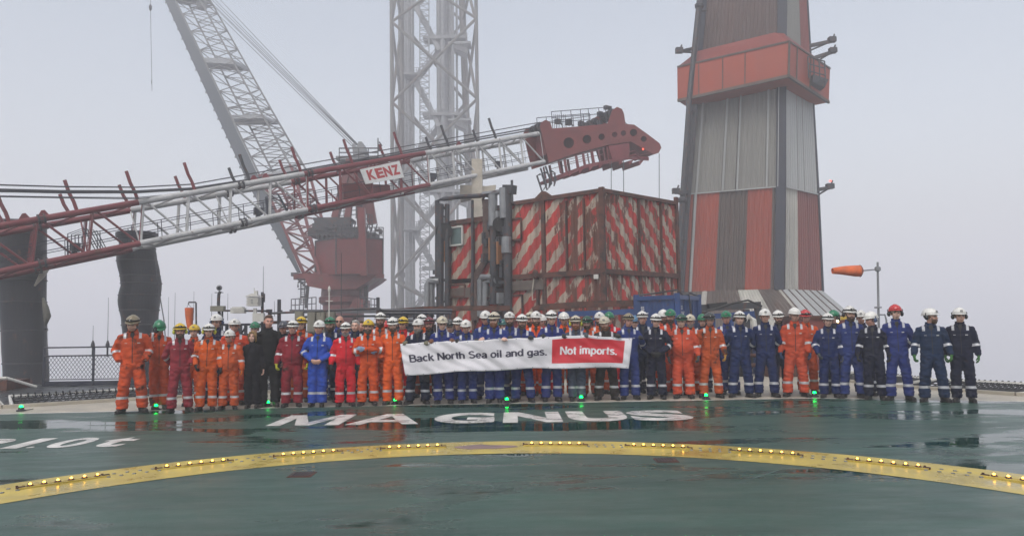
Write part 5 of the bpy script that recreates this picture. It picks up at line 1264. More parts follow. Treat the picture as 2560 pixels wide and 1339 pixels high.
    if bands:
        for z in (.265,.315): cut(V((0,0,z)), V((0,0,1)), lambda c: abs(c.z-z) < .05)
        marks = [lambda c: .265 < c.z < .315]
        for s, (e, w_, d, n, cc, vis) in arms:
            sho = V((.178*s*sx,.02,SH-.015)); a0, a1 = (e, V(w_)) ; ax = (a1-a0); Ln = ax.length; ax.normalize()
            t0, t1 = (.03, .08) if pl not in ('banner',) else (.05,.10)
            near = lambda c, a0=a0, ax=ax, Ln=Ln: (c-a0-ax*max(-.05,min(Ln,(c-a0).dot(ax)))).length < .088
            for t in (t0,t1): cut(a0+ax*t, ax, lambda c, t=t, a0=a0, ax=ax, near=near: near(c) and abs((c-a0).dot(ax)-t) < .04)
            marks.append(lambda c, t0=t0, t1=t1, a0=a0, ax=ax, near=near: near(c) and t0 < (c-a0).dot(ax) < t1)
            for x in (.098,.142): cut(V((x*s*sx,0,0)), V((1,0,0)), lambda c, x=x: c.z > 1.35 and abs(c.x-x*s*sx) < .035)
            cut(V((0,0,1.39)), V((0,0,1)), lambda c: abs(c.z-1.39) < .03 and .08 < abs(c.x) < .17)
            marks.append(lambda c, s=s: c.z > 1.39 and .098*sx < c.x*s < .142*sx)
        for f in bm.faces:
            c = f.calc_center_median()
            if any(k(c) for k in marks): f.material_index = 1
    for f in bm.faces: f.smooth = True
    bm.to_mesh(co); bm.free()
    tree = BVHTree.FromPolygons([v.co.copy() for v in co.vertices], [tuple(p.vertices) for p in co.polygons])
    def front(x, z, off):
        hit = tree.ray_cast(V((x,-1,z)), V((0,1,0)))[0]; return V((x, (hit.y if hit else -.1)-off, z))
    mb = MB()
    def decal(x0, x1, z0, z1, off, mi, nx=3, nz=3, thick=True, skew=0):
        P = [front(x0+(x1-x0)*i/nx, z0+(z1-z0)*j/nz+skew*(i/nx), off) for j in range(nz+1) for i in range(nx+1)]
        mb.add(P, [(j*(nx+1)+i, j*(nx+1)+i+1, (j+1)*(nx+1)+i+1, (j+1)*(nx+1)+i) for j in range(nz) for i in range(nx)], mi)
        Q = [P[0],P[nx],P[-1],P[-nx-1]]; k = len(mb.v); mb.add([*Q,*[q+V((0,off+.004,0)) for q in Q]], [(0,1,5,4),(1,2,6,5),(2,3,7,6),(3,0,4,7)], mi)
    if not fem and bands:
        decal(-.006,.006,.93,1.42,.004,2,1,12)
        for s in (-1,1):
            decal(.05*s if s>0 else -.135, .135 if s>0 else -.05, 1.235,1.262,.006,0,3,1, skew=-.008*s)
        decal(.075,.12,1.295,1.312,.005,3,2,1); decal(-.12,-.08,1.300,1.308,.005,3,2,1)
        for s in (-1,1): decal(.06*s if s>0 else -.15, .15 if s>0 else -.06, .66,.672,.007,0,3,1); decal(.13*s-.004,.13*s+.004,1.12,1.24,.004,0,1,3)
        P = [front(x*(.004+.050*j/6), 1.385+.125*j/6, .009) for j in range(7) for x in (-1,-.33,.33,1)]; mb.add(P,[(4*j+i,4*j+i+1,4*j+i+5,4*j+i+4) for j in range(6) for i in range(3)],2)
        for s in (-1,1):   # collar wings
            a = [V((.062*s,-.02,1.562)), front(.028*s,1.50,.02)+V((0,0,.02)), front(.035*s,1.45,.014), front(.09*s,1.478,.012)]
            mb.add(a+[q+V((0,.014,-.006)) for q in a], [(0,1,2,3),(4,7,6,5),(0,4,5,1),(1,5,6,2),(2,6,7,3),(3,7,4,0)], 0)
    # collar ring
    ring = []
    for j in range(2):
        for i in range(17):
            t = radians(-52)+ (radians(284))*i/16; ring.append(V((.074*cos(t+0)*sx, .028+.068*sin(t), 1.528+.04*j)))
    mb.add(ring+[q+V((q.x*.1,(q.y-.03)*.1,-.004)) for q in ring], [(i,i+1,18+i,17+i) for i in range(16)]+[(34+i,51+i,52+i,35+i) for i in range(16)]+[(17+i,18+i,52+i,51+i) for i in range(16)], 0)
    join(co, mb, [cloth, reflect, dark_c, pale_c])
    A = dict(body=body, coverall=co, HM=HM, gloves=[], feet=[])
    for s, (e, w_, d, n, cc, vis) in arms:
        if vis:
            hb_ = hand_mb(w_, d, n, s, cc, .003); w0 = V(w_); dd = (w0-V(e)).normalized(); hb_.limb([w0-dd*.05, w0+dd*.01], [.034,.033], n=12)
            g = remesh(hb_, .006, 1); g.materials.append(knit); A['gloves'].append(g)
    for s in (-1,1): A['feet'].append((V((fx*s,.02,0)), radians(toe*s)))
    CACHE[ck] = (co, A['gloves'], A['feet']); ARCH[key] = A; return A
# ------------------------------------------------------------------ shared wearable meshes (head parts live in the head's own frame)
def to_mesh(mb, name, mats, smooth=True):
    me = bpy.data.meshes.new(name); me.from_pydata(mb.v, [], mb.f); [me.materials.append(m) for m in mats]
    me.polygons.foreach_set('material_index', mb.m); me.polygons.foreach_set('use_smooth', [smooth]*len(me.polygons)); me.update()
    bm = bmesh.new(); bm.from_mesh(me); bmesh.ops.recalc_face_normals(bm, faces=bm.faces); bm.to_mesh(me); bm.free(); return me
def dome(c, r, z0, n=28, m=9, thick=.004, ridge=0):
    mb = MB(); vs = []
    for k in range(2):
        q = [a-thick*k for a in r]
        for j in range(m+1):
            ph = (pi/2)*j/m; 
            for i in range(n):
                t = 2*pi*i/n; x, y, z = q[0]*cos(ph)*cos(t), q[1]*cos(ph)*sin(t), q[2]*sin(ph)
                if ridge and k == 0 and abs(x) < .028 and j > 2: z += ridge
                vs.append(c+V((x,y,z)))
    S = (m+1)*n; fs = [(j*n+i, j*n+(i+1)%n, (j+1)*n+(i+1)%n, (j+1)*n+i) for j in range(m) for i in range(n)]
    fs += [tuple(S+a for a in f[::-1]) for f in fs] + [(i, S+i, S+(i+1)%n, (i+1)%n) for i in range(n)]
    mb.add(vs, fs); return mb
def hat_mesh():
    mb = dome(V((0,.012,.052)), (.108,.134,.108), 0, ridge=.007)
    n = 28; c = V((0,.012,.052)); vs = []   # rim with a peak in front
    for i in range(n):
        t = 2*pi*i/n; f = max(0, -sin(t))**3; vs.append(c+V((.104*cos(t),.130*sin(t),.008)))
    for i in range(n):
        t = 2*pi*i/n; f = max(0, -sin(t))**2.5; g_ = .012+.032*f; vs.append(c+V(((.108+g_*.6)*cos(t),(.134+g_)*sin(t),-.010-.012*f)))
    for i in range(n): vs.append(V(vs[n+i])-V((0,0,.006)))
    mb.add(vs, [(i,(i+1)%n,n+(i+1)%n,n+i) for i in range(n)]+[(n+i,n+(i+1)%n,2*n+(i+1)%n,2*n+i) for i in range(n)]+[(2*n+i,2*n+(i+1)%n,(i+1)%n,i) for i in range(n)])
    return to_mesh(mb, 'hard_hat', [hat_m])
def strap_mesh():
    mb = MB(); c = V((0,.012,.078)); pts = []
    n = 24; 
    for (dr, z) in ((.004,.0),(.004,.018)): pass
    vs = []
    for dr, z in ((.003,-.002),(.008,.0),(.008,.022),(.002,.024)):
        for i in range(n): t = 2*pi*i/n; up_ = .012*max(0,sin(t)); vs.append(c+V(((.105+dr)*cos(t),(.131+dr)*sin(t),z-.012+up_)))
    mb.add(vs, [(k*n+i,k*n+(i+1)%n,((k+1)%4)*n+(i+1)%n,((k+1)%4)*n+i) for k in range(4) for i in range(n)])
    return to_mesh(mb, 'lamp_strap', [dark_c])
def lamp_mesh():
    mb = MB(); p = V((0,-.132,.088)); mb.box(p, (.058,.030,.034)); mb.tube(p+V((0,-.012,0)), p+V((0,-.026,0)), .015, .014, 14); mb.ell(p+V((0,-.026,0)), (.0115,.004,.0115), 10, 6, mi=1); mb.box(V((0,.145,.09)), (.05,.02,.03)); return to_mesh(mb, 'headlamp', [dark_c, pale_c], False)
def badge_mesh():
    mb = MB(); p = V((0,-.122,.092)); R = Matrix.Rotation(radians(-22),3,'X'); mb.box(p, (.040,.004,.030), R=R); mb.box(p+V((0,-.003,.001)), (.030,.003,.004), mi=1, R=R)
    for x in (-.010,0,.010): mb.box(p+V((x,-.003,-.006)), (.004,.003,.012), mi=1, R=R)
    return to_mesh(mb, 'hat_badge', [dark_c, pale_c], False)
def muff_mesh():
    mb = MB()
    for s in (-1,1): mb.ell(V((.104*s,.018,-.006)), (.026,.036,.046), 14, 10); mb.ell(V((.118*s,.018,-.006)), (.018,.028,.036), 12, 8); mb.path([V((.116*s,.018,.03)), V((.124*s,.016,.06)), V((.112*s,.012,.078))], .007, 6)
    return to_mesh(mb, 'ear_defenders', [hat_m])
def chin_mesh():
    mb = MB(); mb.path([V((.098,.0,.05)), V((.086,-.012,-.03)), V((.064,-.045,-.09)), V((.03,-.068,-.118)), V((0,-.074,-.123)), V((-.03,-.068,-.118)), V((-.064,-.045,-.09)), V((-.086,-.012,-.03)), V((-.098,0,.05))], .0045, 5); return to_mesh(mb, 'chin_strap', [dark_c])
def glasses_mesh(dark=False):
    mb = MB()
    for s in (-1,1):
        c = V((.033*s,-.106,.004)); pts = [c+V((.023*cos(t*pi/5),0.004*abs(cos(t*pi/5)),.016*sin(t*pi/5))) for t in range(11)]; mb.path(pts, .0022, 5); mb.path([c+V((.023*s,.004,.006)), V((.078*s,-.05,.006)), V((.083*s,.01,.002))], .0022, 4)
        if dark: mb.ell(c, (.022,.003,.015), 10, 6)
    mb.path([V((-.01,-.108,.006)), V((.01,-.108,.006))], .002, 4); return to_mesh(mb, 'glasses', [dark_c])
def beard_mesh(kind):
    mb = MB(); n, m = 30, 22; c = V((0,-.022,-.042)); vs = []; grid = {}
    for j in range(m):
        for i in range(n):
            t = radians(-20)-radians(140)*i/(n-1)                # round the front from ear to ear
            z = .035-.135*j/(m-1); k = max(0., 1-((z+.0)/.105)**2 if z < 0 else 1)
            rx, ry = .071*sqrt(k)+.004, .081*sqrt(k)+.004
            if z > -.0: rx, ry = .072, .074
            nz = noise.noise(V((i*.7,j*.7,3)))*.0035 + (.005 if kind != 'short' else .001)
            y = c.y+(ry+nz)*sin(t); x = (rx+nz)*cos(t); grid[i,j] = V((x, y, c.z+z)); vs.append(grid[i,j])
    fs = []
    for j in range(m-1):
        for i in range(n-1):
            p = (grid[i,j]+grid[i+1,j+1])/2; ax = abs(p.x)
            low = p.z < -.07 + (ax-.02)*1.1 if ax > .02 else p.z < -.071
            mouth = ax < .022 and -.071 < p.z < -.049
            mous = ax < .034 and -.049 <= p.z < -.040
            if (low or mous or (ax > .022 and p.z < -.048 and ax < .036)) and not mouth and p.z < -.0+(.0 if ax > .06 else -.03):
                fs.append((j*n+i,j*n+i+1,(j+1)*n+i+1,(j+1)*n+i))
    mb.add(vs, fs)
    if kind == 'long': mb.ell(V((0,-.065,-.128)), (.042,.030,.038), 14, 9)
    mb.limb([V((-.03,-.098,-.052)), V((-.012,-.109,-.046)), V((.012,-.109,-.046)), V((.03,-.098,-.052))], [.004,.0065,.0065,.004], n=7)
    mb.ell(V((0,-.078,-.108)), (.036,.018,.018), 12, 8)
    return to_mesh(mb, 'beard', [hair_m])
def hair_mesh(kind):
    mb = MB(); c = V((0,.016,.030)); n, m = 32, 20; vs = []; keep = []
    for j in range(m+1):
        ph = pi*.72*j/m
        for i in range(n):
            t = 2*pi*i/n; k = 1+.05*noise.noise(V((cos(t)*3,sin(t)*3,j*.5)))
            r = (.082*k,.104*k,.096*k); vs.append(c+V((r[0]*sin(ph)*cos(t), r[1]*sin(ph)*sin(t), r[2]*cos(ph))))
    fs = []
    for j in range(m):
        for i in range(n):
            p = (V(vs[j*n+i])+V(vs[(j+1)*n+(i+1)%n]))/2
            face = p.y < -.045 - (.03 if kind == 'long' else 0)*0 and p.z < .075 - .25*abs(p.x)
            side = p.y < .0 and p.z < .035
            if kind == 'nape': ok = (p.y > .0 and p.z < .05) or (p.y > -.03 and p.z < .05 and p.z > -.02)
            elif kind == 'long': ok = not (p.y < -.05 and p.z < .07-.3*abs(p.x))
            else: ok = not face and not side
            if ok: fs.append((j*n+i, j*n+(i+1)%n, (j+1)*n+(i+1)%n, (j+1)*n+i))
    mb.add(vs, fs)
    if kind == 'long':
        for s in (-1,1): mb.limb([V((.045*s,-.085,.075)), V((.075*s,-.06,.03)), V((.082*s,-.02,-.03)), V((.07*s,.02,-.085)), V((.04*s,.05,-.12))], [(.012,.02),(.014,.026),(.016,.034),(.016,.03),(.01,.02)], n=10)
        mb.limb([V((-.06,-.07,.085)), V((0,-.085,.108)), V((.06,-.07,.085))], [.018,.02,.018], n=10); mb.ell(V((0,.09,-.02)), (.05,.04,.06))
    if kind == 'short': mb.ell(V((0,-.03,.10)), (.066,.06,.022), 16, 8)
    me = to_mesh(mb, 'hair', [hair_m]); return me
def boot_mesh():
    mb = MB(); mb.limb([(0,.03,.20),(0,.03,.12),(0,.03,.06)], [(.055,.062),(.05,.06),(.048,.058)], n=14); mb.limb([(0,.075,.045),(0,.03,.05),(0,-.06,.055),(0,-.13,.045),(0,-.175,.035)], [(.036,.035),(.043,.045),(.044,.045),(.05,.038),(.036,.026)], n=14)
    me = remesh(mb, .011, 2)
    for v in me.vertices: v.co.z = max(v.co.z, .008)
    s = MB(); s.limb([(0,.10,.010),(0,.05,.010),(0,-.05,.010),(0,-.14,.010),(0,-.19,.012)], [(.030,.012),(.042,.013),(.040,.013),(.052,.013),(.032,.010)], n=12)
    join(me, s, [leather]); return me
HAT, STRAP, LAMP, BADGE, MUFF, CHIN = hat_mesh(), strap_mesh(), lamp_mesh(), badge_mesh(), muff_mesh(), chin_mesh()
GLASS, SHADES = glasses_mesh(), glasses_mesh(True); BEARD = {k: beard_mesh(k) for k in ('short','full','long')}; HAIR = {k: hair_mesh(k) for k in ('nape','short','long')}
BOOT = boot_mesh()
# ------------------------------------------------------------------ colours (real fabric colours)
CO = dict(orange=(.50,.082,.020), brightorange=(.72,.10,.015), darkorange=(.50,.08,.012), orangered=(.52,.066,.026), maroon=(.20,.014,.022), rosered=(.26,.022,.038), red=(.50,.012,.022),
  blue=(.020,.034,.155), royal=(.02,.07,.34), midblue=(.009,.018,.075), navy=(.009,.014,.045), darknavy=(.008,.011,.030), black=(.007,.007,.009), brown=(.028,.020,.018), teal=(.008,.022,.06), greyblue=(.06,.08,.13))
HC = dict(white=(.68,.67,.63), cream=(.52,.47,.36), green=(.01,.16,.07), dkgreen=(.012,.07,.038), yellow=(.62,.42,.02), camo=(.22,.18,.11), dark=(.03,.035,.03), grey=(.05,.055,.07), red=(.50,.03,.03), dkred=(.16,.03,.035), blue=(.07,.18,.30), tealhat=(.012,.11,.10))
GC = dict(black=(.012,.012,.013), brown=(.16,.06,.025), camo=(.14,.13,.08), orange=(.60,.13,.02), yellow=(.50,.50,.03), yorange=(.45,.24,.04), blue=(.03,.06,.14), bluewhite=(.22,.30,.42), grey=(.06,.07,.075), green=(.04,.16,.03))
BC = dict(d=(.07,.042,.028), g=(.25,.23,.21), b=(.11,.06,.035), r=(.22,.08,.025), y=(.40,.25,.10), w=(.5,.48,.45))
SKIN = [(.56,.31,.23), (.60,.35,.26), (.48,.26,.19), (.57,.29,.22), (.64,.40,.31)]
FR = [(-9,14.7),(-7.51,14.91),(-6.17,15.16),(-5.06,15.61),(-3.48,15.60),(-2.55,15.80),(-.43,15.87),(1.96,16.15),(4.25,16.35),(6.05,16.30),(6.94,15.75),(7.71,15.24),(8.68,14.8),(10,14.4)]
def front_Y(px):
    for _ in range(1):
        Yv = 15.6
        for _ in range(6):
            x = W(px, 900, Yv).x
            for (xa, ya), (xb, yb) in zip(FR[:-1], FR[1:]):
                if xa <= x <= xb: Yv = ya+(yb-ya)*(x-xa)/(xb-xa); break
    return Yv
NP = 0
def person(px, ytop, row, suit, hat, label, pose='side', pose2=None, glove=None, stance='mid', head=(0,0,0), yaw=0, fat=1.0, belly=0, lamp=0, muff=None, beard=None, hair='b', glasses=0, chin=0, dirt=0, badge=0, jacket=None, bands=True, fem=0, skin_i=None, Y=None, hatroll=0, extra=None):
    global NP
    NP += 1; rr = random.Random(NP*7+1)
    Y = Y or front_Y(px)+row
    top = W(px, ytop, Y); full = (1.850 if hat else 1.80)
    if head[1] > 10: full -= .03
    s = top.z/full; s = max(.86, min(1.12, s))
    hz = 1.34/s
    if 'banner' in (pose, pose2): hz = (banner_top_z(px))/s
    if head == (0,0,0): head = rr.choice([(-9,3,0),(9,2,2),(3,6,-2),(-4,0,2),(0,0,0)])
    if yaw == 0: yaw = rr.uniform(-7,7)
    A = archetype(pose, pose2 or pose, stance, head, belly, hz, bands, fem)
    r = thing('person', label, 'person', (top.x, Y, 0), 'workers posing on the helideck')
    fat *= 1.03
    r.scale = (s*fat, s*fat, s); r.rotation_euler = (0, radians(rr.uniform(-1.3,1.3)), radians(yaw) - math.atan2(top.x, Y)*.75)
    sk = SKIN[skin_i if skin_i is not None else NP % len(SKIN)]
    link('body', A['body'], r, color=sk)
    col = [c*(1+rr.uniform(-.1,.1)) for c in CO[suit]]
    o = link('jacket' if jacket else 'coverall', A['coverall'], r, color=col)
    if not dirt and 'orange' in suit and rr.random() < .4: dirt = 1
    if dirt: o.material_slots[0].link = 'OBJECT'; o.material_slots[0].material = dirty
    gi = 0
    if glove:
        for g in A['gloves']: link('glove', g, r, color=GC[glove])
    for p, t in A['feet']:
        link('boot', BOOT, r, mat=Matrix.Translation(p) @ Matrix.Rotation(t, 4, 'Z'))
    HM = A['HM'] @ Matrix.Diagonal((1/fat**.6,1/fat**.6,1,1)) if fat != 1 else A['HM']
    hcol = BC.get(hair, BC['b'])
    if hat:
        H2 = HM @ Matrix.Rotation(radians(hatroll),4,'Y') @ Matrix.Rotation(radians(-4+rr.uniform(-3,3)),4,'X')
        h = link('hard_hat', HAT, r, mat=H2, color=HC[hat])
        if lamp: link('lamp_strap', STRAP, h); link('headlamp', LAMP, h)
        if badge: link('badge', BADGE, h)
        if muff: link('ear_defenders', MUFF, h, color=GC[muff] if muff in GC else HC[muff])
        if chin: link('chin_strap', CHIN, h)
        link('hair', HAIR['nape'], r, mat=HM, color=hcol)
    elif hair != 'bald': link('hair', HAIR['long' if fem else 'short'], r, mat=HM, color=hcol)
    if beard: k, c = beard.split('-'); link('beard', BEARD[k], r, mat=HM, color=BC[c])
    if glasses: link('glasses', SHADES if glasses == 2 else GLASS, r, mat=HM)
    return r
# ------------------------------------------------------------------ banner outline (read off the cloth's edges)
BT = [(999.7,859),(1052,855),(1114,852),(1179,850),(1203,848.7),(1262,845),(1340,842.7),(1395,839),(1461.6,836),(1485.5,838),(1543,842.8),(1581,844)]
BB = [(1014,938),(1059,935),(1143,929),(1239,925),(1280,922.8),(1340,920.6),(1375.6,921),(1452,918.7),(1495,919),(1571.5,920.4)]
def lin(T, x):
    for (a, b), (c, d) in zip(T[:-1], T[1:]):
        if x <= c or (c, d) == T[-1]: return b+(d-b)*(x-a)/(c-a)
def banner_top_z(px):
    px = max(1001, min(1580, px)); return W(px, lin(BT, px), front_Y(px)-.39).z
# ------------------------------------------------------------------ the banner
def bpt(u, v, off=0):
    xt = 999.7+(1581-999.7)*u; xb = 1014+(1571.5-1014)*u; yt, yb = lin(BT, xt)+1.6*abs(sin(u*31)), lin(BB, xb)+1.2*sin(u*19)
    Y = front_Y((xt+xb)/2)-.39
    sag = .040*noise.noise(V((u*9,v*1.2,2)))+.030*noise.noise(V((u*22+v*4,v*2.4,7)))+.012*sin(u*38+v*3.2)*(.4+.6*v) + .01*sin((u*14-v*6))
    p = W(xt,yt,Y).lerp(W(xb,yb,Y-.02+.10*0), 1-v); return p+V((0,sag-off-.03*(1-v),0))
bn = thing('banner', 'long white banner reading Back North Sea oil and gas. Not imports.', 'banner', bpt(.5,0))
cloth_w = M('banner_vinyl', (.64,.63,.66), .42, var=.06, vs=2, bump=.12, bs=6); b_red = M('banner_red_print', (.52,.018,.03), .42, var=.08, vs=3); b_txt = M('banner_dark_print', (.030,.028,.055), .45, var=.1)
m = MB(); nu, nv = 150, 22
m.add([bpt(i/nu, j/nv) for j in range(nv+1) for i in range(nu+1)], [(j*(nu+1)+i, j*(nu+1)+i+1, (j+1)*(nu+1)+i+1, (j+1)*(nu+1)+i) for j in range(nv) for i in range(nu)])
o = m.build('cloth', cloth_w, bn, smooth=True); q = o.modifiers.new('s','SOLIDIFY'); q.thickness = .003; q.offset = 1
m = MB(); u0, u1, v0, v1 = .655, .970, .165, .915; nu2, nv2 = 60, 16
m.add([bpt(u0+(u1-u0)*i/nu2, v0+(v1-v0)*j/nv2, .005) for j in range(nv2+1) for i in range(nu2+1)], [(j*(nu2+1)+i, j*(nu2+1)+i+1, (j+1)*(nu2+1)+i+1, (j+1)*(nu2+1)+i) for j in range(nv2) for i in range(nu2)])
m.build('red_panel', b_red, bn, smooth=True)
def arc(cx, cy, rx, ry, a0, a1, n=14): return [(cx+rx*cos(radians(a0+(a1-a0)*i/n)), cy+ry*sin(radians(a0+(a1-a0)*i/n))) for i in range(n+1)]
# plain bold sans letters drawn as pen strokes: width, strokes (units: cap height 1, x height .72)
GL_ = {
 'B': (.70, [[(.10,0),(.10,1)], [(.10,.93)]+arc(.38,.735,.19,.195,90,-90)+[(.10,.54)], [(.10,.54)]+arc(.40,.305,.22,.235,90,-90)+[(.10,.07)]]),
 'N': (.74, [[(.10,0),(.10,1)], [(.12,.98),(.62,.02)], [(.64,0),(.64,1)]]),
 'S': (.68, [arc(.34,.725,.22,.205,25,180)+arc(.34,.72,.22,.19,180,255,6)+[(.42,.49)]+arc(.34,.285,.25,.215,60,-155)]),
 'a': (.56, [arc(.28,.49,.17,.17,160,0,8)+[(.45,.45),(.45,0)], [(.45,.40),(.30,.37)]+arc(.24,.20,.155,.145,100,300,10)+[(.40,.12),(.45,.24)]]),
 'c': (.55, [arc(.30,.36,.21,.295,48,312)]),
 'k': (.55, [[(.09,0),(.09,1)], [(.46,.72),(.12,.32)], [(.22,.42),(.49,0)]]),
 'o': (.61, [arc(.305,.36,.215,.295,0,360,24)]),
 'r': (.39, [[(.09,0),(.09,.72)], [(.09,.36)]+arc(.29,.46,.20,.19,180,75,8)]),
 't': (.36, [[(.17,.93),(.17,.18)]+arc(.27,.165,.10,.10,180,280,6), [(.02,.65),(.33,.65)]]),
 'h': (.60, [[(.09,0),(.09,1)], [(.09,.38)]+arc(.28,.46,.19,.19,180,0,12)+[(.47,.40),(.47,0)]]),
 'n': (.60, [[(.09,0),(.09,.72)], [(.09,.38)]+arc(.28,.46,.19,.19,180,0,12)+[(.47,.40),(.47,0)]]),
 'm': (.88, [[(.09,0),(.09,.72)], [(.09,.42)]+arc(.255,.49,.165,.165,180,0,12)+[(.42,.42),(.42,0)], [(.42,.42)]+arc(.585,.49,.165,.165,180,0,12)+[(.75,.42),(.75,0)]]),
 'e': (.57, [[(.10,.35),(.47,.35)]+arc(.29,.36,.20,.295,0,318,22)]),
 'i': (.27, [[(.115,0),(.115,.72)], [(.115,.84),(.115,1)]]),
 'l': (.27, [[(.115,0),(.115,1)]]),
 'd': (.61, [[(.49,0),(.49,1)], arc(.28,.36,.20,.295,0,360,22)]),
 'p': (.61, [[(.10,-.27),(.10,.72)], arc(.31,.36,.20,.295,0,360,22)]),
 'g': (.61, [[(.49,.72),(.49,-.02)]+arc(.29,-.04,.20,.165,0,-155,10), arc(.28,.37,.20,.285,0,360,22)]),
 's': (.54, [arc(.27,.525,.17,.14,25,180)+arc(.27,.51,.17,.13,180,250,5)+[(.34,.34)]+arc(.26,.195,.19,.14,60,-155)]),
 '.': (.28, [[(.12,0),(.12,.17)]]), ' ': (.30, [])}
def btext(txt, u0, u1, base, cap, mat, off, pen=.185):
    W_ = sum(GL_[c][0] for c in txt); x = 0; m = MB(); k = 0
    asp = (u1-u0)/W_
    for ch in txt:
        w_, strokes = GL_[ch]
        for st in strokes:
            k += 1; P = []
            for (a, b), (c, d) in zip(st[:-1], st[1:]):
                n = max(1, int(math.hypot(c-a, d-b)/.12)); P += [(a+(c-a)*i/n, b+(d-b)*i/n) for i in range(n)]
            P.append(st[-1]); vs = []; n = len(P); closed = math.hypot(P[0][0]-P[-1][0], P[0][1]-P[-1][1]) < .001
            for i, (a, b) in enumerate(P):
                if closed and i in (0, n-1): q0, q1 = P[n-2], P[1]
                else: q0, q1 = P[max(0,i-1)], P[min(n-1,i+1)]
                tx, ty = q1[0]-q0[0], q1[1]-q0[1]; l_ = math.hypot(tx, ty) or 1; nx, ny = -ty/l_*pen/2, tx/l_*pen/2
                for s_ in (1,-1): vs.append(bpt(u0+(x+a+nx*s_)*asp, base+(b+ny*s_*.94)*cap, off+.0004*(k%4)))
            m.add(vs, [(2*i,2*i+1,2*i+3,2*i+2) for i in range(n-1)])
        x += w_
    return m.build('lettering', mat, bn)
btext('Back North Sea oil and gas.', .030, .636, .415, .235, b_txt, .007)
btext('Not imports.', .690, .942, .43, .245, M('banner_white_print', (.66,.64,.66), .45, var=.05), .010)
m = MB()
for i in range(15):
    for v in (.03,.965): m.tube(bpt(.012+.976*i/14, v, .006), bpt(.012+.976*i/14, v, .001), .009, n=10)
m.build('eyelets', steel_dark, bn)
# ------------------------------------------------------------------ the people, left to right
P = person
B1, B2, B3 = .75, 1.5, 2.2
P(336,788.5,0,'orange','camo','man in oil-stained orange coveralls with camouflage hat, leftmost of all','pocket',stance='wide',head=(-14,16,4),lamp=1,chin=1,dirt=1,fat=1.06,yaw=4)
P(403,800,.5,'orange','green','man in orange covering his face with one hand, green hard hat','side','face',glove='black',stance='narrow',head=(8,26,0),fat=.95)
P(454,806,-.1,'rosered','yellow','bearded man in faded red coveralls with yellow hard hat and ear defenders','pocket','back',stance='wide',head=(0,2,0),lamp=1,muff='yellow',beard='full-d',chin=1)
P(485,809,B1+.3,'darkorange','yellow','man with yellow hard hat peeping between the faded red and orange coveralls','side',badge=1,muff='blue')
P(518,807,0,'darkorange','white','man in orange with white hat, yellow ear defenders and a black glove','side','front',glove='black',head=(2,0,0),lamp=1,muff='yellow',stance='mid',dirt=1)
P(539.5,783,B2,'navy','white','tall man in navy with blue ear defenders behind the men in orange','side',badge=1,muff='blue',glasses=1)
P(588.5,794.5,B1+.1,'orangered','white','smiling man in orange with badged white hat behind the short man','side',badge=1,fat=1.08,glasses=1,head=(4,0,0))
P(573.5,822.5,0,'orange','white','short man in orange with orange gloves and a camera on his white hat','side',glove='orange',stance='mid',fat=1.05,belly=.6,lamp=0,badge=1,hair='g')
P(636,802.6,B1+.4,'orangered','green','man in a green hat mostly hidden behind the blonde woman','side',badge=1,stance='wide')
P(632.8,827,0,'black',None,'blonde woman in a black fleece and black trousers','side',stance='narrow',bands=False,fem=1,hair='y',jacket=1,fat=.94,yaw=-6,head=(-6,0,4),skin_i=4)
P(675,786.6,.05,'black',None,'tall bare-headed man in a black rollneck and black trousers','side',stance='mid',bands=False,jacket=1,hair='b',fat=.97,yaw=4,skin_i=3)
P(708.7,801,B1+.4,'darknavy','grey','man in a dark grey hat behind the shoulder of the man in black','side',head=(-8,4,0))
P(731.4,798.5,0,'maroon','white','man in maroon coveralls with bright yellow gloves','side2',glove='yellow',lamp=1,belly=.5,fat=1.05,chin=1)
P(751.7,789.5,B1+.3,'orange','yellow','man in orange with a yellow hat and goggles behind the maroon coveralls','side',lamp=1,glasses=1)
P(793.5,799,0,'royal','white','man in bright blue coveralls with bare hands clasped in front','clasp',badge=1,stance='narrow',fat=1.04)
P(822.7,790.7,B1+.1,'navy','green','dark-bearded man in navy with green hat and headlamp','side',lamp=1,beard='full-d')
P(845,788.5,B2,'blue',None,'bald man with dark glasses in the row behind','side',hair='bald',glasses=2)
P(864,804,0,'red','white','grey-bearded man in bright red coveralls with a black mitten','side','side2',glove='black',lamp=1,beard='short-g',glasses=1,belly=.5,fat=1.04)
P(888,799.7,B1,'navy',None,'grey-haired bare-headed man in navy behind the bright red coveralls','side',hair='w',yaw=-6)
P(901,801,B2+.4,'brown',None,'brown-haired man nearly hidden beside the grey-haired man','side',hair='b')
P(919.7,796.9,0,'darkorange','yellow','man in orange with arms crossed and blue and white gloves','cross1','cross2',glove='bluewhite',badge=1,glasses=1,beard='short-d',stance='mid',fat=1.05,head=(0,-6,0))
P(946.5,779.4,B1,'orange','white','tall bearded man in orange with a white hat, head above the crossed-arms man','side',lamp=1,beard='full-d')
P(963,800,B2+.2,'orangered','red','man in a red hat just left of the bright orange man','side')
P(982,791,-.02,'brightorange','white','bearded man in the brightest orange coveralls at the left end of the banner','pocket',stance='mid',lamp=1,beard='short-b',yaw=-3)
P(1004,790,B1+.2,'red','yellow','man in red with a yellow hat behind the banner end','side',lamp=1)
P(1042.7,794.5,0,'darknavy','white','grey-bearded man in navy gripping the banner with camouflage gloves','banner',glove='camo',beard='full-g',stance='wide',badge=1,fat=1.06)
P(1056,784,B2,'darkorange','white','man in a white hat with yellow goggles behind the grey-bearded banner holder','side',lamp=1)
P(1076,791,B1,'navy','dkred','man in navy with a dark red hat','side',lamp=1,chin=1,beard='short-d')
P(1108.5,788,0,'blue','cream','man in blue gripping the banner with brown leather gloves','banner',glove='brown',stance='mid',badge=1,glasses=1,head=(8,6,0))
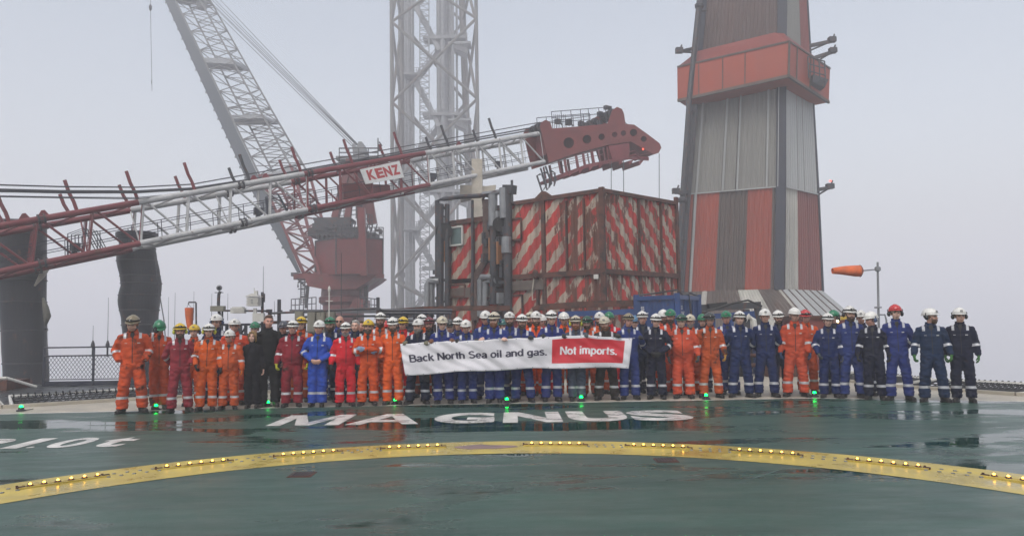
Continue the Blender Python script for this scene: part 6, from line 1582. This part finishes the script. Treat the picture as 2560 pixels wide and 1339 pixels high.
P(1127.6,800,B2,'navy','dark','man in a dark hat low between two white hats','side',lamp=1)
P(1147.5,791,B1,'blue','white','man in blue with white hat and black strap behind the banner','side',lamp=1,head=(10,4,0))
P(1167,797,0,'blue','white','man in blue looking down over the words North Sea','banner',glove='black',stance='mid',badge=1,head=(-4,10,0))
P(1211,774.6,B1,'blue','white','tall man in blue with glasses behind the word Sea','side',badge=1,glasses=1)
P(1234,778,0,'blue','cream','ginger-bearded man with blue ear defenders holding the banner bare-handed','banner',muff='blue',lamp=1,glasses=1,beard='full-r',stance='narrow',fat=1.04)
P(1255,796,B2,'navy','tealhat','man in a dark teal hat peeping behind the ginger-bearded man','side',head=(30,0,0))
P(1274.5,777.5,B1,'blue','white','dark-bearded man in blue with a badged white hat, hands hidden','side',badge=1,beard='full-d')
P(1304.4,783.7,0,'blue','white','bearded man in blue with black gloves over the words and gas','banner',glove='black',lamp=1,beard='short-d',stance='wide')
P(1320.6,778,B2,'orange','cream','man in a striped pale hat behind the middle of the banner','side',lamp=1,beard='short-d')
P(1339.7,776,B1,'brightorange','white','smiling man in orange with a white hat behind the word gas','side',badge=1,beard='short-b')
P(1357,784,B2+.3,'red','white','man in a white hat, mostly hidden right of the smiling orange man','side')
P(1375.6,774,0,'blue','white','tall young man in blue holding the banner beside the red panel','banner',glove='black',lamp=1,stance='mid',fat=.97)
P(1410,778,B1,'brightorange','white','man in orange with a plain white hat above the word Not','side')
P(1438.4,787,0,'greyblue','cream','ginger-bearded man with yellow-green ear defenders above the red panel','banner',glove='grey',lamp=1,muff='yellow',beard='full-r',glasses=1,stance='narrow',bands=True)
P(1471,788,B1,'orange','dkgreen','man in orange with a green hat and black headlamp above the red panel','side',lamp=1,muff='black',beard='short-d')
P(1496,778,B2,'orange','white','dark-bearded man in a white hat behind the red panel','side',badge=1,beard='full-d')
P(1512,788.5,0,'brown','cream','bearded man in dark brown with a tilted white hat holding the banner','banner',glove='black',beard='full-r',head=(-10,6,-8),badge=1,stance='wide',fat=1.06)
P(1526,777.5,B2,'red','green','man in red with a green hat and his face half hidden','side')
P(1570,781,0,'blue','camo','man in blue with a mottled hat at the right end of the banner','banner','pocket',glove='black',lamp=1,stance='mid',yaw=4)
P(1588,787,B2,'navy','blue','man in a pale blue hat right of the banner end','side',glasses=1)
P(1607,776,B1,'navy','white','man in navy with white hat and headlamp left of the all-black worker','side',lamp=1,stance='wide')
P(1636,782.5,0,'darknavy','white','worker in nearly black coveralls with gloved hands clasped','clasp',glove='black',lamp=1,glasses=1,stance='mid')
P(1656,772,B2,'orangered','white','bearded man in a white hat before the blue container','side',badge=1,beard='full-b',glasses=1)
P(1673,771,B1,'orangered','green','man in orange with a big dark beard and green hat','side',badge=1,beard='long-d')
P(1703.6,783.5,0,'orangered','dkgreen','short stout man in orange with dark green hat and grey gloves','side2','side',glove='grey',lamp=1,belly=1,fat=1.10,stance='mid',chin=1)
P(1725.6,784,B1,'orange','cream','man in a cream hat between the two front men in orange','side',badge=1,beard='short-g')
P(1752,783,B2,'navy','green','man in a green hat behind the shoulder of the man in a dark hat','side',badge=1)
P(1771,779,0,'orange','dark','man in orange with a dark mottled hat and one yellow glove','side2',glove='yorange',lamp=1,chin=1,stance='wide',dirt=1)
P(1818.8,775,B1,'blue','green','man in blue with a green hat','side',badge=1,head=(-6,0,0),belly=.6)
P(1845,776,0,'midblue','white','broad man in dark blue with hands behind his back','back',lamp=1,muff='black',stance='wide',fat=1.06)
P(1908,770,0,'midblue','white','man in blue with a yellow tag on his shoulder, hands behind his back','back',badge=1,stance='wide')
P(1944.5,774,B1,'navy','white','dark-bearded man in navy with a headlamp, behind two front men','side',lamp=1,beard='full-d')
P(1981,767,0,'orangered','white','man in orange-red with dark blue gloves and a plain white hat','side',glove='blue',stance='wide',fat=1.03,hair='g')
P(2012,772,B1,'orange','red','man in orange with a red hat and headlamp','side',lamp=1)
P(2066,781,0,'midblue','white','shorter man in dark blue with a headlamp beside the tall bearded man','side','front',glove='grey',lamp=1,stance='mid',chin=1)
P(2080,773.5,B1+.2,'darknavy','green','man in a green hat with ear defenders behind the shorter dark blue man','side',muff='black',head=(-40,0,0))
P(2122,762.7,.1,'blue','white','tall bearded man in blue with ear defenders and a visor clipped on his hat','side','back',muff='black',lamp=1,beard='full-d',stance='wide',badge=0)
P(2155,773.5,B1,'navy','white','man in a white hat half hidden behind the man looking sideways','side',badge=1)
P(2178,777,-.05,'darknavy','white','man in dark navy turned sideways with a bent white hat brim','side2',glove='black',head=(-48,8,0),yaw=-10,muff='blue',stance='mid')
P(2238,759,0,'blue','red','tall man in blue with a red hat and ear defenders','back',muff='black',stance='wide',head=(4,-2,0),fat=.97)
P(2324,768.7,-.1,'teal','white','bearded man in teal blue looking right, bright green gloves','side2',glove='green',badge=1,head=(55,0,0),beard='full-b',stance='wide',fat=1.06,muff='black')
P(2397,766.8,0,'darknavy','white','man in dark navy with ear defenders and bulging pockets, rightmost of all','side',glove='green',muff='black',badge=1,stance='mid',head=(14,2,0),yaw=-6)
